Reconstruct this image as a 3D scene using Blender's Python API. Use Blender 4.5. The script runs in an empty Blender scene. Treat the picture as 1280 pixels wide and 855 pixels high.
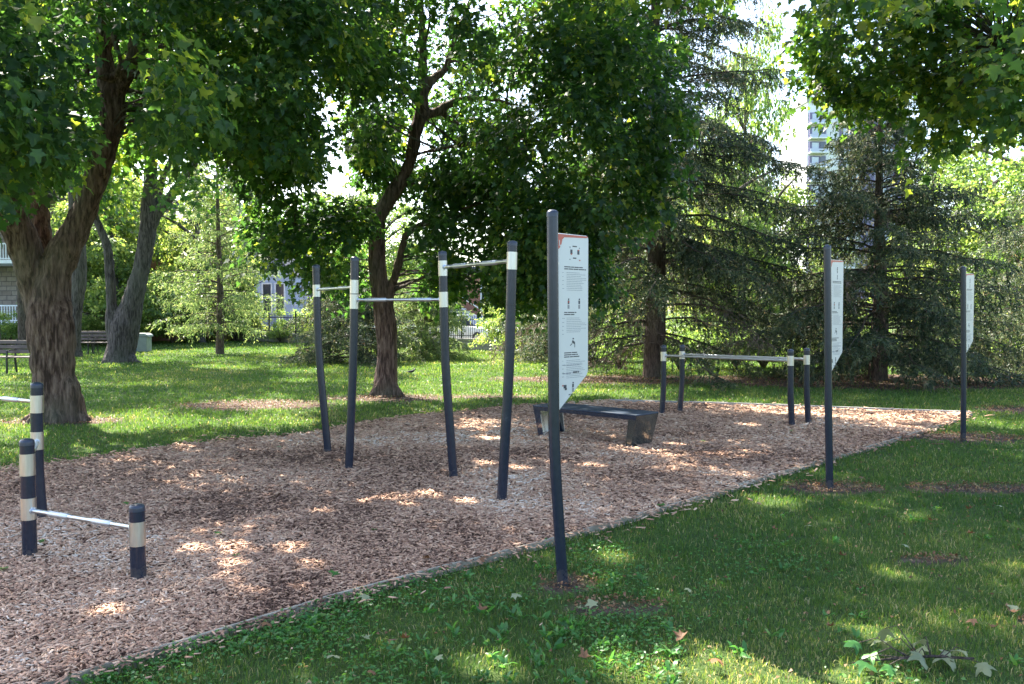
import bpy, bmesh, math, random
import numpy as np
from mathutils import Vector, noise, Matrix
R = math.radians
SC = bpy.context.scene
COL = SC.collection
# ---------------------------------------------------------------- camera, sky, sun, exposure
F, CX, CY, HZ, CH = 1100.0, 640.0, 427.5, 387.0, 1.75      # focal length in photo pixels, centre, horizon row, eye height
PITCH = math.atan((CY - HZ) / F)
cam = bpy.data.objects.new('camera', bpy.data.cameras.new('camera'))
COL.objects.link(cam)
cam.location = (0, 0, CH)
cam.rotation_euler = (math.pi / 2 - PITCH, 0, 0)
cam.data.sensor_width = 36
cam.data.lens = 36 * F / 1280
cam.data.clip_start = 0.05
cam.data.clip_end = 3000
SC.camera = cam
SUN_EL, SUN_AZ = R(50), math.atan2(0.80, -0.66)                  # direction towards the sun, from +X
SD = Vector((math.cos(SUN_EL) * math.cos(SUN_AZ), math.cos(SUN_EL) * math.sin(SUN_AZ), math.sin(SUN_EL)))
w = bpy.data.worlds.new('World'); SC.world = w; w.use_nodes = True
nt = w.node_tree; nt.nodes.clear()
sky = nt.nodes.new('ShaderNodeTexSky'); sky.sky_type = 'NISHITA'; sky.sun_disc = False
sky.sun_elevation = SUN_EL; sky.sun_rotation = math.pi / 2 - SUN_AZ
sky.air_density = 1.0; sky.dust_density = 2.2; sky.ozone_density = 1.0
bg = nt.nodes.new('ShaderNodeBackground'); bg.inputs[1].default_value = 0.11
wo = nt.nodes.new('ShaderNodeOutputWorld')
nt.links.new(sky.outputs[0], bg.inputs[0]); nt.links.new(bg.outputs[0], wo.inputs[0])
sl = bpy.data.lights.new('sun', 'SUN'); sl.energy = 5.0; sl.angle = R(0.53); sl.color = (1, 0.93, 0.80)
so = bpy.data.objects.new('sun', sl); COL.objects.link(so)
so.rotation_euler = SD.to_track_quat('Z', 'Y').to_euler()
SC.view_settings.view_transform = 'Standard'; SC.view_settings.look = 'None'
SC.view_settings.gamma = 1.0; SC.view_settings.use_curve_mapping = False
SC.view_settings.exposure = 2.58
SC.render.engine = 'CYCLES'
cy = SC.cycles
cy.max_bounces = 7; cy.diffuse_bounces = 3; cy.glossy_bounces = 2; cy.transmission_bounces = 5; cy.transparent_max_bounces = 6
cy.sample_clamp_indirect = 6; cy.use_denoising = True; cy.caustics_reflective = False; cy.caustics_refractive = False

# ---------------------------------------------------------------- helpers
cp, sp = math.cos(PITCH), math.sin(PITCH)
def ray(u, v):
    a, b = (u - CX) / F, (CY - v) / F
    return Vector((a, cp + b * sp, b * cp - sp))
def G(u, v, z=0.0):
    d = ray(u, v); t = (z - CH) / d.z
    return Vector((d.x * t, d.y * t, z))
def P(u, v, Y):
    d = ray(u, v); t = Y / d.y
    return Vector((d.x * t, Y, CH + d.z * t))
def proj(p):
    X, Y, Z = p[..., 0], p[..., 1], p[..., 2] - CH
    dep = Y * cp - Z * sp
    dep = np.where(dep < .1, .1, dep)
    return CX + F * X / dep, CY - F * (Z * cp + Y * sp) / dep

def empty(name, loc, label=None, cat=None, group=None, rz=0, scale=None):
    o = bpy.data.objects.new(name, None); COL.objects.link(o)
    o.location = loc; o.rotation_euler = (0, 0, rz); o.empty_display_size = .1
    if scale: o.scale = (scale,) * 3
    if label: o['label'] = label
    if cat: o['category'] = cat
    if group: o['group'] = group
    return o
def tag(o, label, cat, group=None, kind=None):
    o['label'] = label; o['category'] = cat
    if group: o['group'] = group
    if kind: o['kind'] = kind
    return o

class MB:
    """collects vertices and faces (any size)"""
    def __init__(s): s.v = []; s.f = []; s.m = []
    def add(s, vs, fs, mi=0):
        o = len(s.v); s.v += [tuple(a) for a in vs]; s.f += [tuple(i + o for i in f) for f in fs]; s.m += [mi] * len(fs)
    def box(s, c, size, rz=0, M=None, mi=0):
        hx, hy, hz = size[0] / 2, size[1] / 2, size[2] / 2
        m = Matrix.Translation(Vector(c)) @ Matrix.Rotation(rz, 4, 'Z')
        if M is not None: m = m @ M
        vs = [m @ Vector((x * hx, y * hy, z * hz)) for x in (-1, 1) for y in (-1, 1) for z in (-1, 1)]
        s.add(vs, [(0, 1, 3, 2), (4, 6, 7, 5), (0, 4, 5, 1), (2, 3, 7, 6), (0, 2, 6, 4), (1, 5, 7, 3)], mi)
    def tube(s, pts, rad, n=10, cap=True, mi=0, squash=None):
        pts = [Vector(p) for p in pts]
        if not hasattr(rad, '__len__'): rad = [rad] * len(pts)
        up = Vector((0, 0, 1)); d0 = (pts[1] - pts[0]).normalized()
        if abs(d0.z) > .9: up = Vector((1, 0, 0))
        x = d0.cross(up).normalized(); vs = []; fs = []
        for i, p in enumerate(pts):
            d = (pts[min(i + 1, len(pts) - 1)] - pts[max(i - 1, 0)]).normalized()
            x = (x - d * x.dot(d)).normalized(); y = d.cross(x)
            for k in range(n):
                a = 2 * math.pi * k / n
                vs.append(p + (x * math.cos(a) + y * math.sin(a)) * rad[i])
        for i in range(len(pts) - 1):
            for k in range(n):
                fs.append((i * n + k, i * n + (k + 1) % n, (i + 1) * n + (k + 1) % n, (i + 1) * n + k))
        if cap: fs += [tuple(range(n))[::-1], tuple((len(pts) - 1) * n + k for k in range(n))]
        s.add(vs, fs, mi)
    def lathe(s, c, prof, n=20, mi=0):          # prof: (r, z) pairs
        vs = []; fs = []
        for r, z in prof:
            for k in range(n):
                a = 2 * math.pi * k / n; vs.append((c[0] + r * math.cos(a), c[1] + r * math.sin(a), c[2] + z))
        for i in range(len(prof) - 1):
            for k in range(n): fs.append((i * n + k, i * n + (k + 1) % n, (i + 1) * n + (k + 1) % n, (i + 1) * n + k))
        fs += [tuple(range(n))[::-1], tuple((len(prof) - 1) * n + k for k in range(n))]
        s.add(vs, fs, mi)
    def prism(s, poly, M, th, mi=0):             # poly in local xy, extruded along local z, placed by matrix M
        n = len(poly)
        vs = [M @ Vector((x, y, 0)) for x, y in poly] + [M @ Vector((x, y, th)) for x, y in poly]
        s.add(vs, [tuple(range(n))[::-1], tuple(range(n, 2 * n))] + [(i, (i + 1) % n, (i + 1) % n + n, i + n) for i in range(n)], mi)
    def build(s, name, mat, parent=None, smooth=False, bevel=0, seg=2):
        me = bpy.data.meshes.new(name); me.from_pydata(s.v, [], s.f)
        mats = mat if isinstance(mat, (list, tuple)) else [mat]
        for m in mats: me.materials.append(m)
        if len(mats) > 1: me.polygons.foreach_set('material_index', s.m)
        bm = bmesh.new(); bm.from_mesh(me); bmesh.ops.recalc_face_normals(bm, faces=bm.faces)
        if bevel: bmesh.ops.bevel(bm, geom=[e for e in bm.edges if e.calc_face_angle(0) > .6], offset=bevel, segments=seg, affect='EDGES', profile=.5)
        for f in bm.faces: f.smooth = smooth
        if smooth:
            for e in bm.edges:
                if e.calc_face_angle(0) > .7: e.smooth = False
        bm.to_mesh(me); bm.free()
        o = bpy.data.objects.new(name, me); COL.objects.link(o)
        if parent: o.parent = parent
        return o

def npmesh(name, V, Fc, mat, parent=None, tint=None, smooth=False, tint2=None):
    """numpy mesh: V (n,3), Fc (m,k)"""
    me = bpy.data.meshes.new(name); k = Fc.shape[1]; m = len(Fc)
    me.vertices.add(len(V)); me.vertices.foreach_set('co', V.astype(np.float32).ravel())
    me.loops.add(m * k); me.loops.foreach_set('vertex_index', Fc.astype(np.int32).ravel())
    me.polygons.add(m); me.polygons.foreach_set('loop_start', np.arange(0, m * k, k, dtype=np.int32))
    me.polygons.foreach_set('loop_total', np.full(m, k, dtype=np.int32))
    me.update(calc_edges=True)
    for nm, t in (('tint', tint), ('tint2', tint2)):
        if t is not None:
            a = me.attributes.new(nm, 'FLOAT', 'FACE'); a.data.foreach_set('value', t.astype(np.float32))
    if smooth: me.polygons.foreach_set('use_smooth', np.ones(m, dtype=bool))
    me.materials.append(mat)
    o = bpy.data.objects.new(name, me); COL.objects.link(o)
    if parent: o.parent = parent
    return o

# ---------------------------------------------------------------- materials
class N:
    def __init__(s, name):
        s.m = bpy.data.materials.new(name); s.m.use_nodes = True; s.t = s.m.node_tree; s.n = s.t.nodes
        s.b = s.n['Principled BSDF']; s.out = s.n['Material Output']
    def add(s, typ, **k):
        n = s.n.new(typ)
        for a, b in k.items():
            if hasattr(n, a): setattr(n, a, b)
        return n
    def link(s, a, b): s.t.links.new(a, b)
    def noise(s, scale, detail=4, rough=.55, vec=None, dist=0):
        n = s.add('ShaderNodeTexNoise'); n.inputs['Scale'].default_value = scale; n.inputs['Detail'].default_value = detail
        n.inputs['Roughness'].default_value = rough; n.inputs['Distortion'].default_value = dist
        if vec: s.link(vec, n.inputs['Vector'])
        return n.outputs['Fac']
    def coords(s, scale=(1, 1, 1), obj=True):
        tc = s.add('ShaderNodeTexCoord'); mp = s.add('ShaderNodeMapping'); mp.inputs['Scale'].default_value = scale
        s.link(tc.outputs['Object'], mp.inputs['Vector']); return mp.outputs[0]
    def ramp(s, fac, stops):
        r = s.add('ShaderNodeValToRGB'); e = r.color_ramp.elements
        while len(e) < len(stops): e.new(.5)
        for i, (p, c) in enumerate(stops): e[i].position = p; e[i].color = (*c, 1)
        s.link(fac, r.inputs[0]); return r.outputs[0]
    def attr(s, name='tint'):
        a = s.add('ShaderNodeAttribute'); a.attribute_name = name; return a.outputs['Fac']
    def mix(s, fac, a, b, mode='MIX'):
        m = s.add('ShaderNodeMix', data_type='RGBA', blend_type=mode)
        for sock, val in ((m.inputs[0], fac), (m.inputs[6], a), (m.inputs[7], b)):
            if isinstance(val, bpy.types.NodeSocket): s.link(val, sock)
            elif isinstance(val, (int, float)): sock.default_value = val
            else: sock.default_value = (*val, 1)
        return m.outputs[2]
    def bump(s, h, strength=.5, dist=.02):
        b = s.add('ShaderNodeBump'); b.inputs['Strength'].default_value = strength; b.inputs['Distance'].default_value = dist
        s.link(h, b.inputs['Height']); s.link(b.outputs[0], s.b.inputs['Normal'])

def leaf_mat(name, stops, trans, rough=.4, tr=.42, spec=.35):
    k = N(name); c = k.ramp(k.attr(), stops)
    k.link(c, k.b.inputs['Base Color']); k.b.inputs['Roughness'].default_value = rough
    k.b.inputs['Specular IOR Level'].default_value = spec
    t = k.add('ShaderNodeBsdfTranslucent'); tc = k.mix(1.0, c, trans, 'MULTIPLY'); k.link(tc, t.inputs[0])
    mx = k.add('ShaderNodeMixShader'); mx.inputs[0].default_value = tr
    k.link(k.b.outputs[0], mx.inputs[1]); k.link(t.outputs[0], mx.inputs[2]); k.link(mx.outputs[0], k.out.inputs[0])
    return k.m
M = {}
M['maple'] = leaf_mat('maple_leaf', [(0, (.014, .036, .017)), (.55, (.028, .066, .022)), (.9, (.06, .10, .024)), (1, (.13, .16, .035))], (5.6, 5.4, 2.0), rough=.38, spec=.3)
M['bright'] = leaf_mat('sunny_leaf', [(0, (.055, .10, .032)), (.5, (.135, .20, .055)), (1, (.28, .31, .12))], (3.3, 3.1, 1.8), rough=.5)  # sunlight on the far foliage is put into these lighter leaf colours
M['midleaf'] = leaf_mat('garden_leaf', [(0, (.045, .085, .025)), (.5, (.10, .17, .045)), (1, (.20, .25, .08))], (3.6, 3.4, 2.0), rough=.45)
M['spruce'] = leaf_mat('spruce_needle', [(0, (.018, .034, .022)), (.45, (.044, .068, .038)), (.8, (.12, .145, .072)), (1, (.17, .12, .08))], (2.2, 2.2, 1.6), rough=.5, tr=.3)
M['larch'] = leaf_mat('larch_needle', [(0, (.05, .09, .035)), (.6, (.11, .165, .06)), (1, (.24, .26, .12))], (2.6, 2.5, 1.8), rough=.5)
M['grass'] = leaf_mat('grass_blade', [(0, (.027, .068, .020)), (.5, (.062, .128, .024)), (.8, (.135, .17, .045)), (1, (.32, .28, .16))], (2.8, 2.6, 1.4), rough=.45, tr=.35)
M['weed'] = leaf_mat('weed_leaf', [(0, (.035, .11, .028)), (.6, (.06, .17, .04)), (1, (.13, .22, .05))], (3.0, 3.0, 1.6), rough=.38, tr=.35)
M['dry'] = leaf_mat('dry_leaf', [(0, (.09, .04, .022)), (.5, (.19, .095, .045)), (1, (.32, .23, .12))], (1.5, 1.3, 1.0), rough=.6, tr=.2)
M['pale'] = leaf_mat('pale_leaf', [(0, (.14, .17, .09)), (.5, (.24, .27, .14)), (1, (.38, .38, .24))], (1.3, 1.3, 1.0), rough=.5, tr=.25)
M['needlebrown'] = leaf_mat('dead_twig', [(0, (.10, .07, .06)), (1, (.22, .16, .13))], (1, 1, 1), rough=.8, tr=.1)

def bark(name, c1, c2, c3, sc=1.0, strength=.9):
    k = N(name); v = k.coords((9 * sc, 9 * sc, 1.5 * sc)); n1 = k.noise(2.2, 6, .62, v, .35)
    v2 = k.coords((sc * 26, sc * 26, 5 * sc)); n2 = k.noise(1.6, 4, .6, v2)
    n3 = k.noise(.9 * sc, 3, .5, k.coords())
    c = k.ramp(n1, [(.40, c1), (.50, c2), (.66, c3)])
    c = k.mix(.55, c, k.ramp(n2, [(.3, (.45, .43, .42)), (.7, (1.2, 1.2, 1.2))]), 'MULTIPLY')
    c = k.mix(k.ramp(n3, [(.45, (0, 0, 0)), (.7, (.5, .5, .5))]), c, (.115, .12, .085))
    k.link(c, k.b.inputs['Base Color']); k.b.inputs['Roughness'].default_value = .9; k.b.inputs['Specular IOR Level'].default_value = .15
    a = k.add('ShaderNodeMath', operation='MULTIPLY_ADD'); k.link(n2, a.inputs[0]); a.inputs[1].default_value = .35; k.link(n1, a.inputs[2])
    k.bump(a.outputs[0], strength, .05)
    return k.m
M['bark'] = bark('maple_bark', (.05, .031, .025), (.125, .080, .065), (.23, .16, .13), strength=1.0)
M['bark_grey'] = bark('grey_bark', (.04, .033, .033), (.10, .084, .080), (.17, .14, .135))
M['bark_spruce'] = bark('spruce_bark', (.07, .05, .045), (.15, .105, .09), (.22, .16, .14), 1.6)
M['bark_dark'] = bark('branch_bark', (.045, .035, .032), (.09, .07, .062), (.14, .11, .10), 1.5)

def flat(name, c, rough=.5, metal=0, spec=.5, nz=0, sc=6, bump=0, coat=0):
    k = N(name); k.b.inputs['Roughness'].default_value = rough; k.b.inputs['Metallic'].default_value = metal
    k.b.inputs['Specular IOR Level'].default_value = spec; k.b.inputs['Coat Weight'].default_value = coat
    n = k.noise(sc, 5, .6, k.coords())
    nz = nz or .12
    k.link(k.ramp(n, [(.3, tuple(x * (1 - nz) for x in c)), (.7, tuple(min(1, x * (1 + nz)) for x in c))]), k.b.inputs['Base Color'])
    if bump: k.bump(n, bump, .01)
    return k.m
def steel(name, c, rough, sc):
    k = N(name); k.b.inputs['Metallic'].default_value = 1; n = k.noise(3, 4, .6, k.coords(sc))
    k.link(k.ramp(n, [(.3, tuple(x * .85 for x in c)), (.7, c)]), k.b.inputs['Base Color'])
    r = k.add('ShaderNodeMapRange'); r.inputs[3].default_value = rough - .08; r.inputs[4].default_value = rough + .1
    k.link(n, r.inputs[0]); k.link(r.outputs[0], k.b.inputs['Roughness'])
    return k.m
M['navy'] = flat('navy_powder_coat', (.022, .030, .052), .34, spec=.55, nz=.25, sc=14, bump=.05)
M['steel'] = steel('brushed_steel', (.62, .60, .56), .36, (25, 25, 3))
M['bar'] = steel('steel_bar', (.60, .63, .68), .33, (4, 4, 4))
M['grip'] = steel('knurled_steel', (.66, .69, .74), .5, (90, 90, 90))
def scuffed(name, c):
    k = N(name); v = k.coords((1, 1, 1)); n = k.noise(11, 5, .6, v)
    c = k.ramp(n, [(.66, c), (.76, tuple(x * 1.2 for x in c)), (.86, (.10, .08, .07))])
    k.link(c, k.b.inputs['Base Color'])
    r = k.ramp(n, [(.5, (.24, .24, .24)), (.8, (.42, .42, .42))]); k.link(r, k.b.inputs['Roughness'])
    k.b.inputs['Specular IOR Level'].default_value = .6; return k.m
def post_paint():
    k = N('navy_post_paint'); co = k.coords(); n = k.noise(22, 5, .65, co); n2 = k.noise(3.0, 5, .7, co)
    c = k.ramp(n, [(.3, (.014, .019, .033)), (.7, (.022, .028, .046))])
    sx = k.add('ShaderNodeSeparateXYZ'); k.link(co, sx.inputs[0])
    a = k.add('ShaderNodeMath', operation='MULTIPLY_ADD'); k.link(n, a.inputs[0]); a.inputs[1].default_value = .35; k.link(sx.outputs[2], a.inputs[2])
    f = k.ramp(a.outputs[0], [(.15, (.5, .5, .5)), (.23, (0, 0, 0))])
    c = k.mix(f, c, (.09, .07, .058)); sc_ = k.ramp(n2, [(.66, (0, 0, 0)), (.70, (.35, .35, .35))]); c = k.mix(sc_, c, (.07, .08, .10))
    k.link(c, k.b.inputs['Base Color']); r_ = k.mix(f, (.24, .24, .24), (.8, .8, .8)); k.link(r_, k.b.inputs['Roughness'])
    k.b.inputs['Specular IOR Level'].default_value = .45; return k.m
M['post'] = post_paint()
M['sheet'] = flat('bench_sheet_paint', (.014, .024, .045), .13, spec=.9, nz=.05, coat=.8)
M['legsheet'] = flat('bench_sheet_reflection', (.20, .22, .21), .14, metal=.85, nz=.05)  # near bench leg: gloss reflection put into a lighter metal colour
M['bench_top'] = flat('bench_rubber_top', (.015, .030, .058), .45, nz=.2, bump=.1)
M['panel'] = flat('panel_white', (.62, .60, .575), .28, nz=.02, spec=.5)
M['red'] = flat('panel_red', (.50, .09, .055), .35)
M['ink'] = flat('panel_ink', (.05, .05, .06), .5)
M['inkgrey'] = flat('panel_grey_ink', (.24, .24, .27), .5)
M['galv'] = steel('galvanised_bracket', (.42, .45, .50), .45, (6, 6, 6))
M['white'] = flat('white_paint', (.72, .73, .76), .55)
M['iron'] = flat('black_iron', (.018, .018, .022), .5)
M['woodslat'] = flat('weathered_slat', (.12, .09, .08), .7, nz=.3, bump=.3)
M['asphalt'] = flat('asphalt', (.06, .06, .062), .85, nz=.2, bump=.3)
M['concrete'] = flat('concrete', (.33, .32, .30), .85, nz=.15, bump=.2)
M['timber'] = flat('timber_edging', (.30, .26, .20), .85, nz=.35, sc=9, bump=.4)
M['pole'] = flat('pole_wood', (.30, .23, .14), .8, nz=.25, bump=.3)
M['glass'] = flat('dark_glass', (.03, .04, .06), .08, spec=.8)
M['curtain'] = flat('curtained_glass', (.45, .50, .58), .12, spec=.8)
M['rubber'] = flat('tyre_rubber', (.02, .02, .02), .8)
M['binbody'] = flat('bin_grey', (.22, .25, .24), .6)
M['binblue'] = flat('bin_blue', (.05, .16, .38), .5)
def brickmat(name, c1, c2, mortar, scale, stone=False):
    k = N(name); tc = k.add('ShaderNodeTexCoord'); sx = k.add('ShaderNodeSeparateXYZ'); k.link(tc.outputs['Object'], sx.inputs[0])
    ad = k.add('ShaderNodeMath', operation='ADD'); k.link(sx.outputs[0], ad.inputs[0]); k.link(sx.outputs[1], ad.inputs[1])
    cb = k.add('ShaderNodeCombineXYZ'); k.link(ad.outputs[0], cb.inputs[0]); k.link(sx.outputs[2], cb.inputs[1])
    b = k.add('ShaderNodeTexBrick'); b.inputs['Scale'].default_value = scale; b.inputs['Color1'].default_value = (*c1, 1); b.inputs['Color2'].default_value = (*c2, 1)
    b.inputs['Mortar'].default_value = (*mortar, 1); b.inputs['Mortar Size'].default_value = .03 if stone else .015
    if stone: b.inputs['Brick Width'].default_value = .8; b.inputs['Row Height'].default_value = .35
    k.link(cb.outputs[0], b.inputs['Vector'])
    n = k.noise(5, 5, .6, tc.outputs['Object'])
    c = k.mix(.6, b.outputs['Color'], k.ramp(n, [(.3, (.6, .6, .6)), (.7, (1.2, 1.2, 1.2))]), 'MULTIPLY')
    k.link(c, k.b.inputs['Base Color']); k.b.inputs['Roughness'].default_value = .85
    k.bump(b.outputs['Fac'], -.6, .02); return k.m
M['stone'] = brickmat('rubble_stone', (.24, .19, .16), (.33, .28, .24), (.14, .12, .11), 1.4, True)
M['brick'] = brickmat('red_brick', (.30, .11, .08), (.36, .15, .10), (.30, .27, .24), 4.0)
M['greystone'] = brickmat('grey_stone', (.20, .19, .17), (.27, .25, .22), (.12, .12, .11), 2.0, True)
M['paleblue'] = flat('pale_blue_wall', (.42, .48, .62), .7)
M['towerwall'] = flat('pale_concrete_panel', (.78, .78, .80), .7, nz=.06)
M['towerbrick'] = flat('mauve_brick', (.20, .18, .30), .8, nz=.12)
M['slate'] = flat('dark_slate', (.05, .055, .07), .7, nz=.3)
M['awning'] = flat('green_awning', (.12, .30, .30), .6)

# ---------------------------------------------------------------- ground
BED = [(-5.6, .5), (-2.10, 4.13), (-1.80, 4.51), (-1.136, 5.27), (-.408, 5.98), (.28, 6.62), (1.28, 7.66), (2.35, 8.82), (5.0, 11.65), (7.35, 14.25), (7.75, 14.78),
       (5.2, 15.75), (3.3, 16.4), (1.85, 16.8), (0, 15.9), (-1.6, 14.5), (-2.9, 12.5), (-4.0, 11.55), (-5.1, 10.1), (-6.3, 8.6), (-10.5, 5.0)]
def in_poly(x, y, poly):
    ins = np.zeros(x.shape, bool); n = len(poly)
    for i in range(n):
        x1, y1 = poly[i]; x2, y2 = poly[(i + 1) % n]
        c = ((y1 > y) != (y2 > y)) & (x < (x2 - x1) * (y - y1) / (y2 - y1 + 1e-12) + x1); ins ^= c
    return ins
_rs = np.random.RandomState(5)
_T = _rs.rand(64, 64)
def vnoise(x, y, s):                         # cheap value noise, 0..1
    x = x / s + 100; y = y / s + 100; ix = np.floor(x).astype(int); iy = np.floor(y).astype(int); fx = x - ix; fy = y - iy
    fx = fx * fx * (3 - 2 * fx); fy = fy * fy * (3 - 2 * fy)
    a = _T[ix % 64, iy % 64]; b = _T[(ix + 1) % 64, iy % 64]; c = _T[ix % 64, (iy + 1) % 64]; d = _T[(ix + 1) % 64, (iy + 1) % 64]
    return (a * (1 - fx) + b * fx) * (1 - fy) + (c * (1 - fx) + d * fx) * fy
SOIL = [(.36, 5.65, .2, .2), (.62, 5.22, .34, .16), (3.2, 8.75, .55, .35), (4.6, 8.7, .8, .3), (6.3, 12.2, .9, .5), (-4.8, 16.4, 1.5, .9), (-2.5, 17.7, 1.5, .8), (-7.2, 14.0, 1.1, .5), (-.5, 18.0, 1.2, .4),
        (3.8, 22.4, 4.5, 1.5), (9.0, 21.8, 4.5, 2.4), (3.1, 4.9, .25, .14), (10.4, 15.6, 2.2, .7), (3.0, 6.2, .25, .12)]
def soil(x, y):
    s = np.zeros(x.shape)
    for a, b, ra, rb in SOIL: s = np.maximum(s, 1.25 - ((x - a) / ra) ** 2 - ((y - b) / rb) ** 2)
    s = np.clip(s, 0, 1)
    return np.clip((np.clip(s * 1.5, 0, 1.1) - .75 + .9 * vnoise(x, y, .45) * .6 + vnoise(x, y, .13) * .5) * 1.6 * (s > 0), 0, 1)
def soil_or_bed(x, y): return soil(x, y)

def axis(lo, hi, far):
    a = list(np.arange(lo, hi, .2)); e = [hi]; st = .3
    while e[-1] < far: e.append(e[-1] + st); st *= 1.25
    b = [lo]; st = .3
    while b[-1] > -far: b.append(b[-1] - st); st *= 1.25
    return np.array(b[::-1][:-1] + a + e)
xs, ys = axis(-16, 16, 900), axis(2, 34, 900)
XX, YY = np.meshgrid(xs, ys, indexing='ij')
def gz(x, y): return (vnoise(x, y, 2.3) - .5) * .05 + (vnoise(x, y, .6) - .5) * .02
bedm = in_poly(XX, YY, BED)
ZZ = gz(XX, YY) * np.clip(1.5 - np.hypot(XX, YY - 10) / 60, 0, 1)
ZZ = np.where(np.hypot(XX - 1, YY - 9) < 14, ZZ * .5, ZZ) - .012 - .03
n1, n2 = len(xs), len(ys)
ids = np.arange(n1 * n2).reshape(n1, n2)
FF = np.stack([ids[:-1, :-1], ids[1:, :-1], ids[1:, 1:], ids[:-1, 1:]], -1).reshape(-1, 4)
k = N('lawn_ground')
co = k.coords(); nA = k.noise(.35, 5, .6, co); nB = k.noise(9, 6, .7, co); nC = k.noise(70, 3, .6, co)
gcol = k.ramp(nA, [(.35, (.045, .08, .028)), (.6, (.075, .11, .035)), (.75, (.12, .135, .055))])
gcol = k.mix(.7, gcol, k.ramp(nC, [(.3, (.45, .5, .4)), (.7, (1.35, 1.3, 1.2))]), 'MULTIPLY')
scol = k.ramp(nB, [(.3, (.045, .032, .027)), (.55, (.10, .072, .060)), (.75, (.19, .14, .115))])
at = k.add('ShaderNodeAttribute'); at.attribute_name = 'soil'
k.link(k.mix(at.outputs['Fac'], gcol, scol), k.b.inputs['Base Color'])
k.b.inputs['Roughness'].default_value = .95; k.b.inputs['Specular IOR Level'].default_value = .1; k.bump(nC, .8, .03)
ground = npmesh('lawn_ground', np.stack([XX, YY, ZZ], -1).reshape(-1, 3), FF, k.m, smooth=True)
sv = np.clip(soil(XX, YY) * 1.2, 0, 1).ravel()
a = ground.data.attributes.new('soil', 'FLOAT', 'POINT'); a.data.foreach_set('value', sv.astype(np.float32))
ground['kind'] = 'structure'

# wood chip bed (the sheet under the chips)
rng = np.random.RandomState(11)
k = N('chip_bed'); co = k.coords(); nA = k.noise(60, 5, .7, co); nB = k.noise(1.3, 4, .6, co)
c = k.ramp(nA, [(.3, (.07, .04, .03)), (.5, (.18, .11, .085)), (.7, (.30, .20, .15))])
c = k.mix(.5, c, k.ramp(nB, [(.3, (.7, .68, .68)), (.7, (1.15, 1.1, 1.1))]), 'MULTIPLY')
k.link(c, k.b.inputs['Base Color']); k.b.inputs['Roughness'].default_value = .95; k.b.inputs['Specular IOR Level'].default_value = .1; k.bump(nA, 1, .03)
bm = bmesh.new()
pts = []
for i in range(len(BED)):
    p, q = Vector(BED[i]), Vector(BED[(i + 1) % len(BED)])
    nseg = max(1, int((q - p).length / .25))
    for j in range(nseg):
        a_ = p.lerp(q, j / nseg); wob = 0 if i < 12 else .12 * math.sin(7 * a_.x + 3 * a_.y) + .07 * math.sin(19 * a_.y)
        pts.append((a_.x + wob, a_.y))
f = bm.faces.new([bm.verts.new((x, y, -.012)) for x, y in pts]); bmesh.ops.triangulate(bm, faces=[f])
me = bpy.data.meshes.new('wood_chip_bed'); bm.to_mesh(me); bm.free(); me.materials.append(k.m)
o = bpy.data.objects.new('wood_chip_bed_ground', me); COL.objects.link(o); o['kind'] = 'structure'

def sector_points(rng, dens, ymax, ref, half=.72, ymin=3.2):
    """points whose density is dens up to distance ref and falls as 1/z^2 beyond it"""
    out = []; y = ymin
    while y < ymax:
        dy = max(.25, y * .06); s = max(1, y / ref); wdt = 2 * (half * y + 1.0); n = int(dens / s ** 2 * wdt * dy)
        px = (rng.rand(n) * 2 - 1) * (half * y + 1.0); py = y + rng.rand(n) * dy
        out.append(np.stack([px, py, np.full(n, s)], -1)); y += dy
    return np.concatenate(out)

# chips
pp = sector_points(rng, 5200, 17.2, 5.2)
pp = pp[in_poly(pp[:, 0] + .07 * rng.standard_t(3, len(pp)), pp[:, 1] + .07 * rng.standard_t(3, len(pp)), BED)]
n = len(pp); s = pp[:, 2]
L = (.016 + .036 * rng.rand(n) ** 2 + .045 * (rng.rand(n) < .07) * rng.rand(n)) * s ** .75; W = np.minimum(L * (.16 + .3 * rng.rand(n)), .013 * s ** .75); az = rng.rand(n) * 2 * np.pi
tilt = rng.randn(n) * .22; roll = rng.randn(n) * .32
dx = np.stack([np.cos(az) * np.cos(tilt), np.sin(az) * np.cos(tilt), np.sin(tilt)], -1)
sx_ = np.stack([-np.sin(az) * np.cos(roll), np.cos(az) * np.cos(roll), np.sin(roll)], -1)
mound = (vnoise(pp[:, 0], pp[:, 1], .8) - .4) * .035 + (vnoise(pp[:, 0], pp[:, 1], .25) - .5) * .02
c0 = np.stack([pp[:, 0], pp[:, 1], np.maximum(mound, -.006) + .004 + rng.rand(n) * .014], -1)
tmpl = np.array([(-.5, -.35), (.42, -.5), (.5, .3), (-.40, .5)])
jit = 1 + .5 * (rng.rand(n, 4) - .5)
Vt = c0[:, None, :] + dx[:, None, :] * (tmpl[None, :, 0] * jit * L[:, None])[..., None] + sx_[:, None, :] * (tmpl[None, :, 1] * jit * W[:, None])[..., None]
nrm = np.cross(dx, sx_); thick = (W * .35)[:, None, None] * nrm[:, None, :]
V8 = np.concatenate([Vt - thick * .5, Vt + thick * .5], 1).reshape(-1, 3)
b8 = np.arange(n)[:, None] * 8
FQ = np.concatenate([b8 + np.array([q]) for q in ((4, 5, 6, 7), (0, 1, 5, 4), (1, 2, 6, 5), (2, 3, 7, 6), (3, 0, 4, 7))], 0)
tn = np.clip(.06 + .75 * rng.rand(n) ** 1.15 + .55 * (vnoise(pp[:, 0], pp[:, 1], 1.3) - .5) + .3 * (vnoise(pp[:, 0], pp[:, 1], .35) - .5), 0, 1)
k = N('wood_chip')
c = k.ramp(k.attr(), [(0, (.12, .062, .040)), (.22, (.36, .205, .135)), (.6, (.54, .335, .22)), (.88, (.64, .45, .32)), (1, (.70, .58, .47))])
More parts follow.
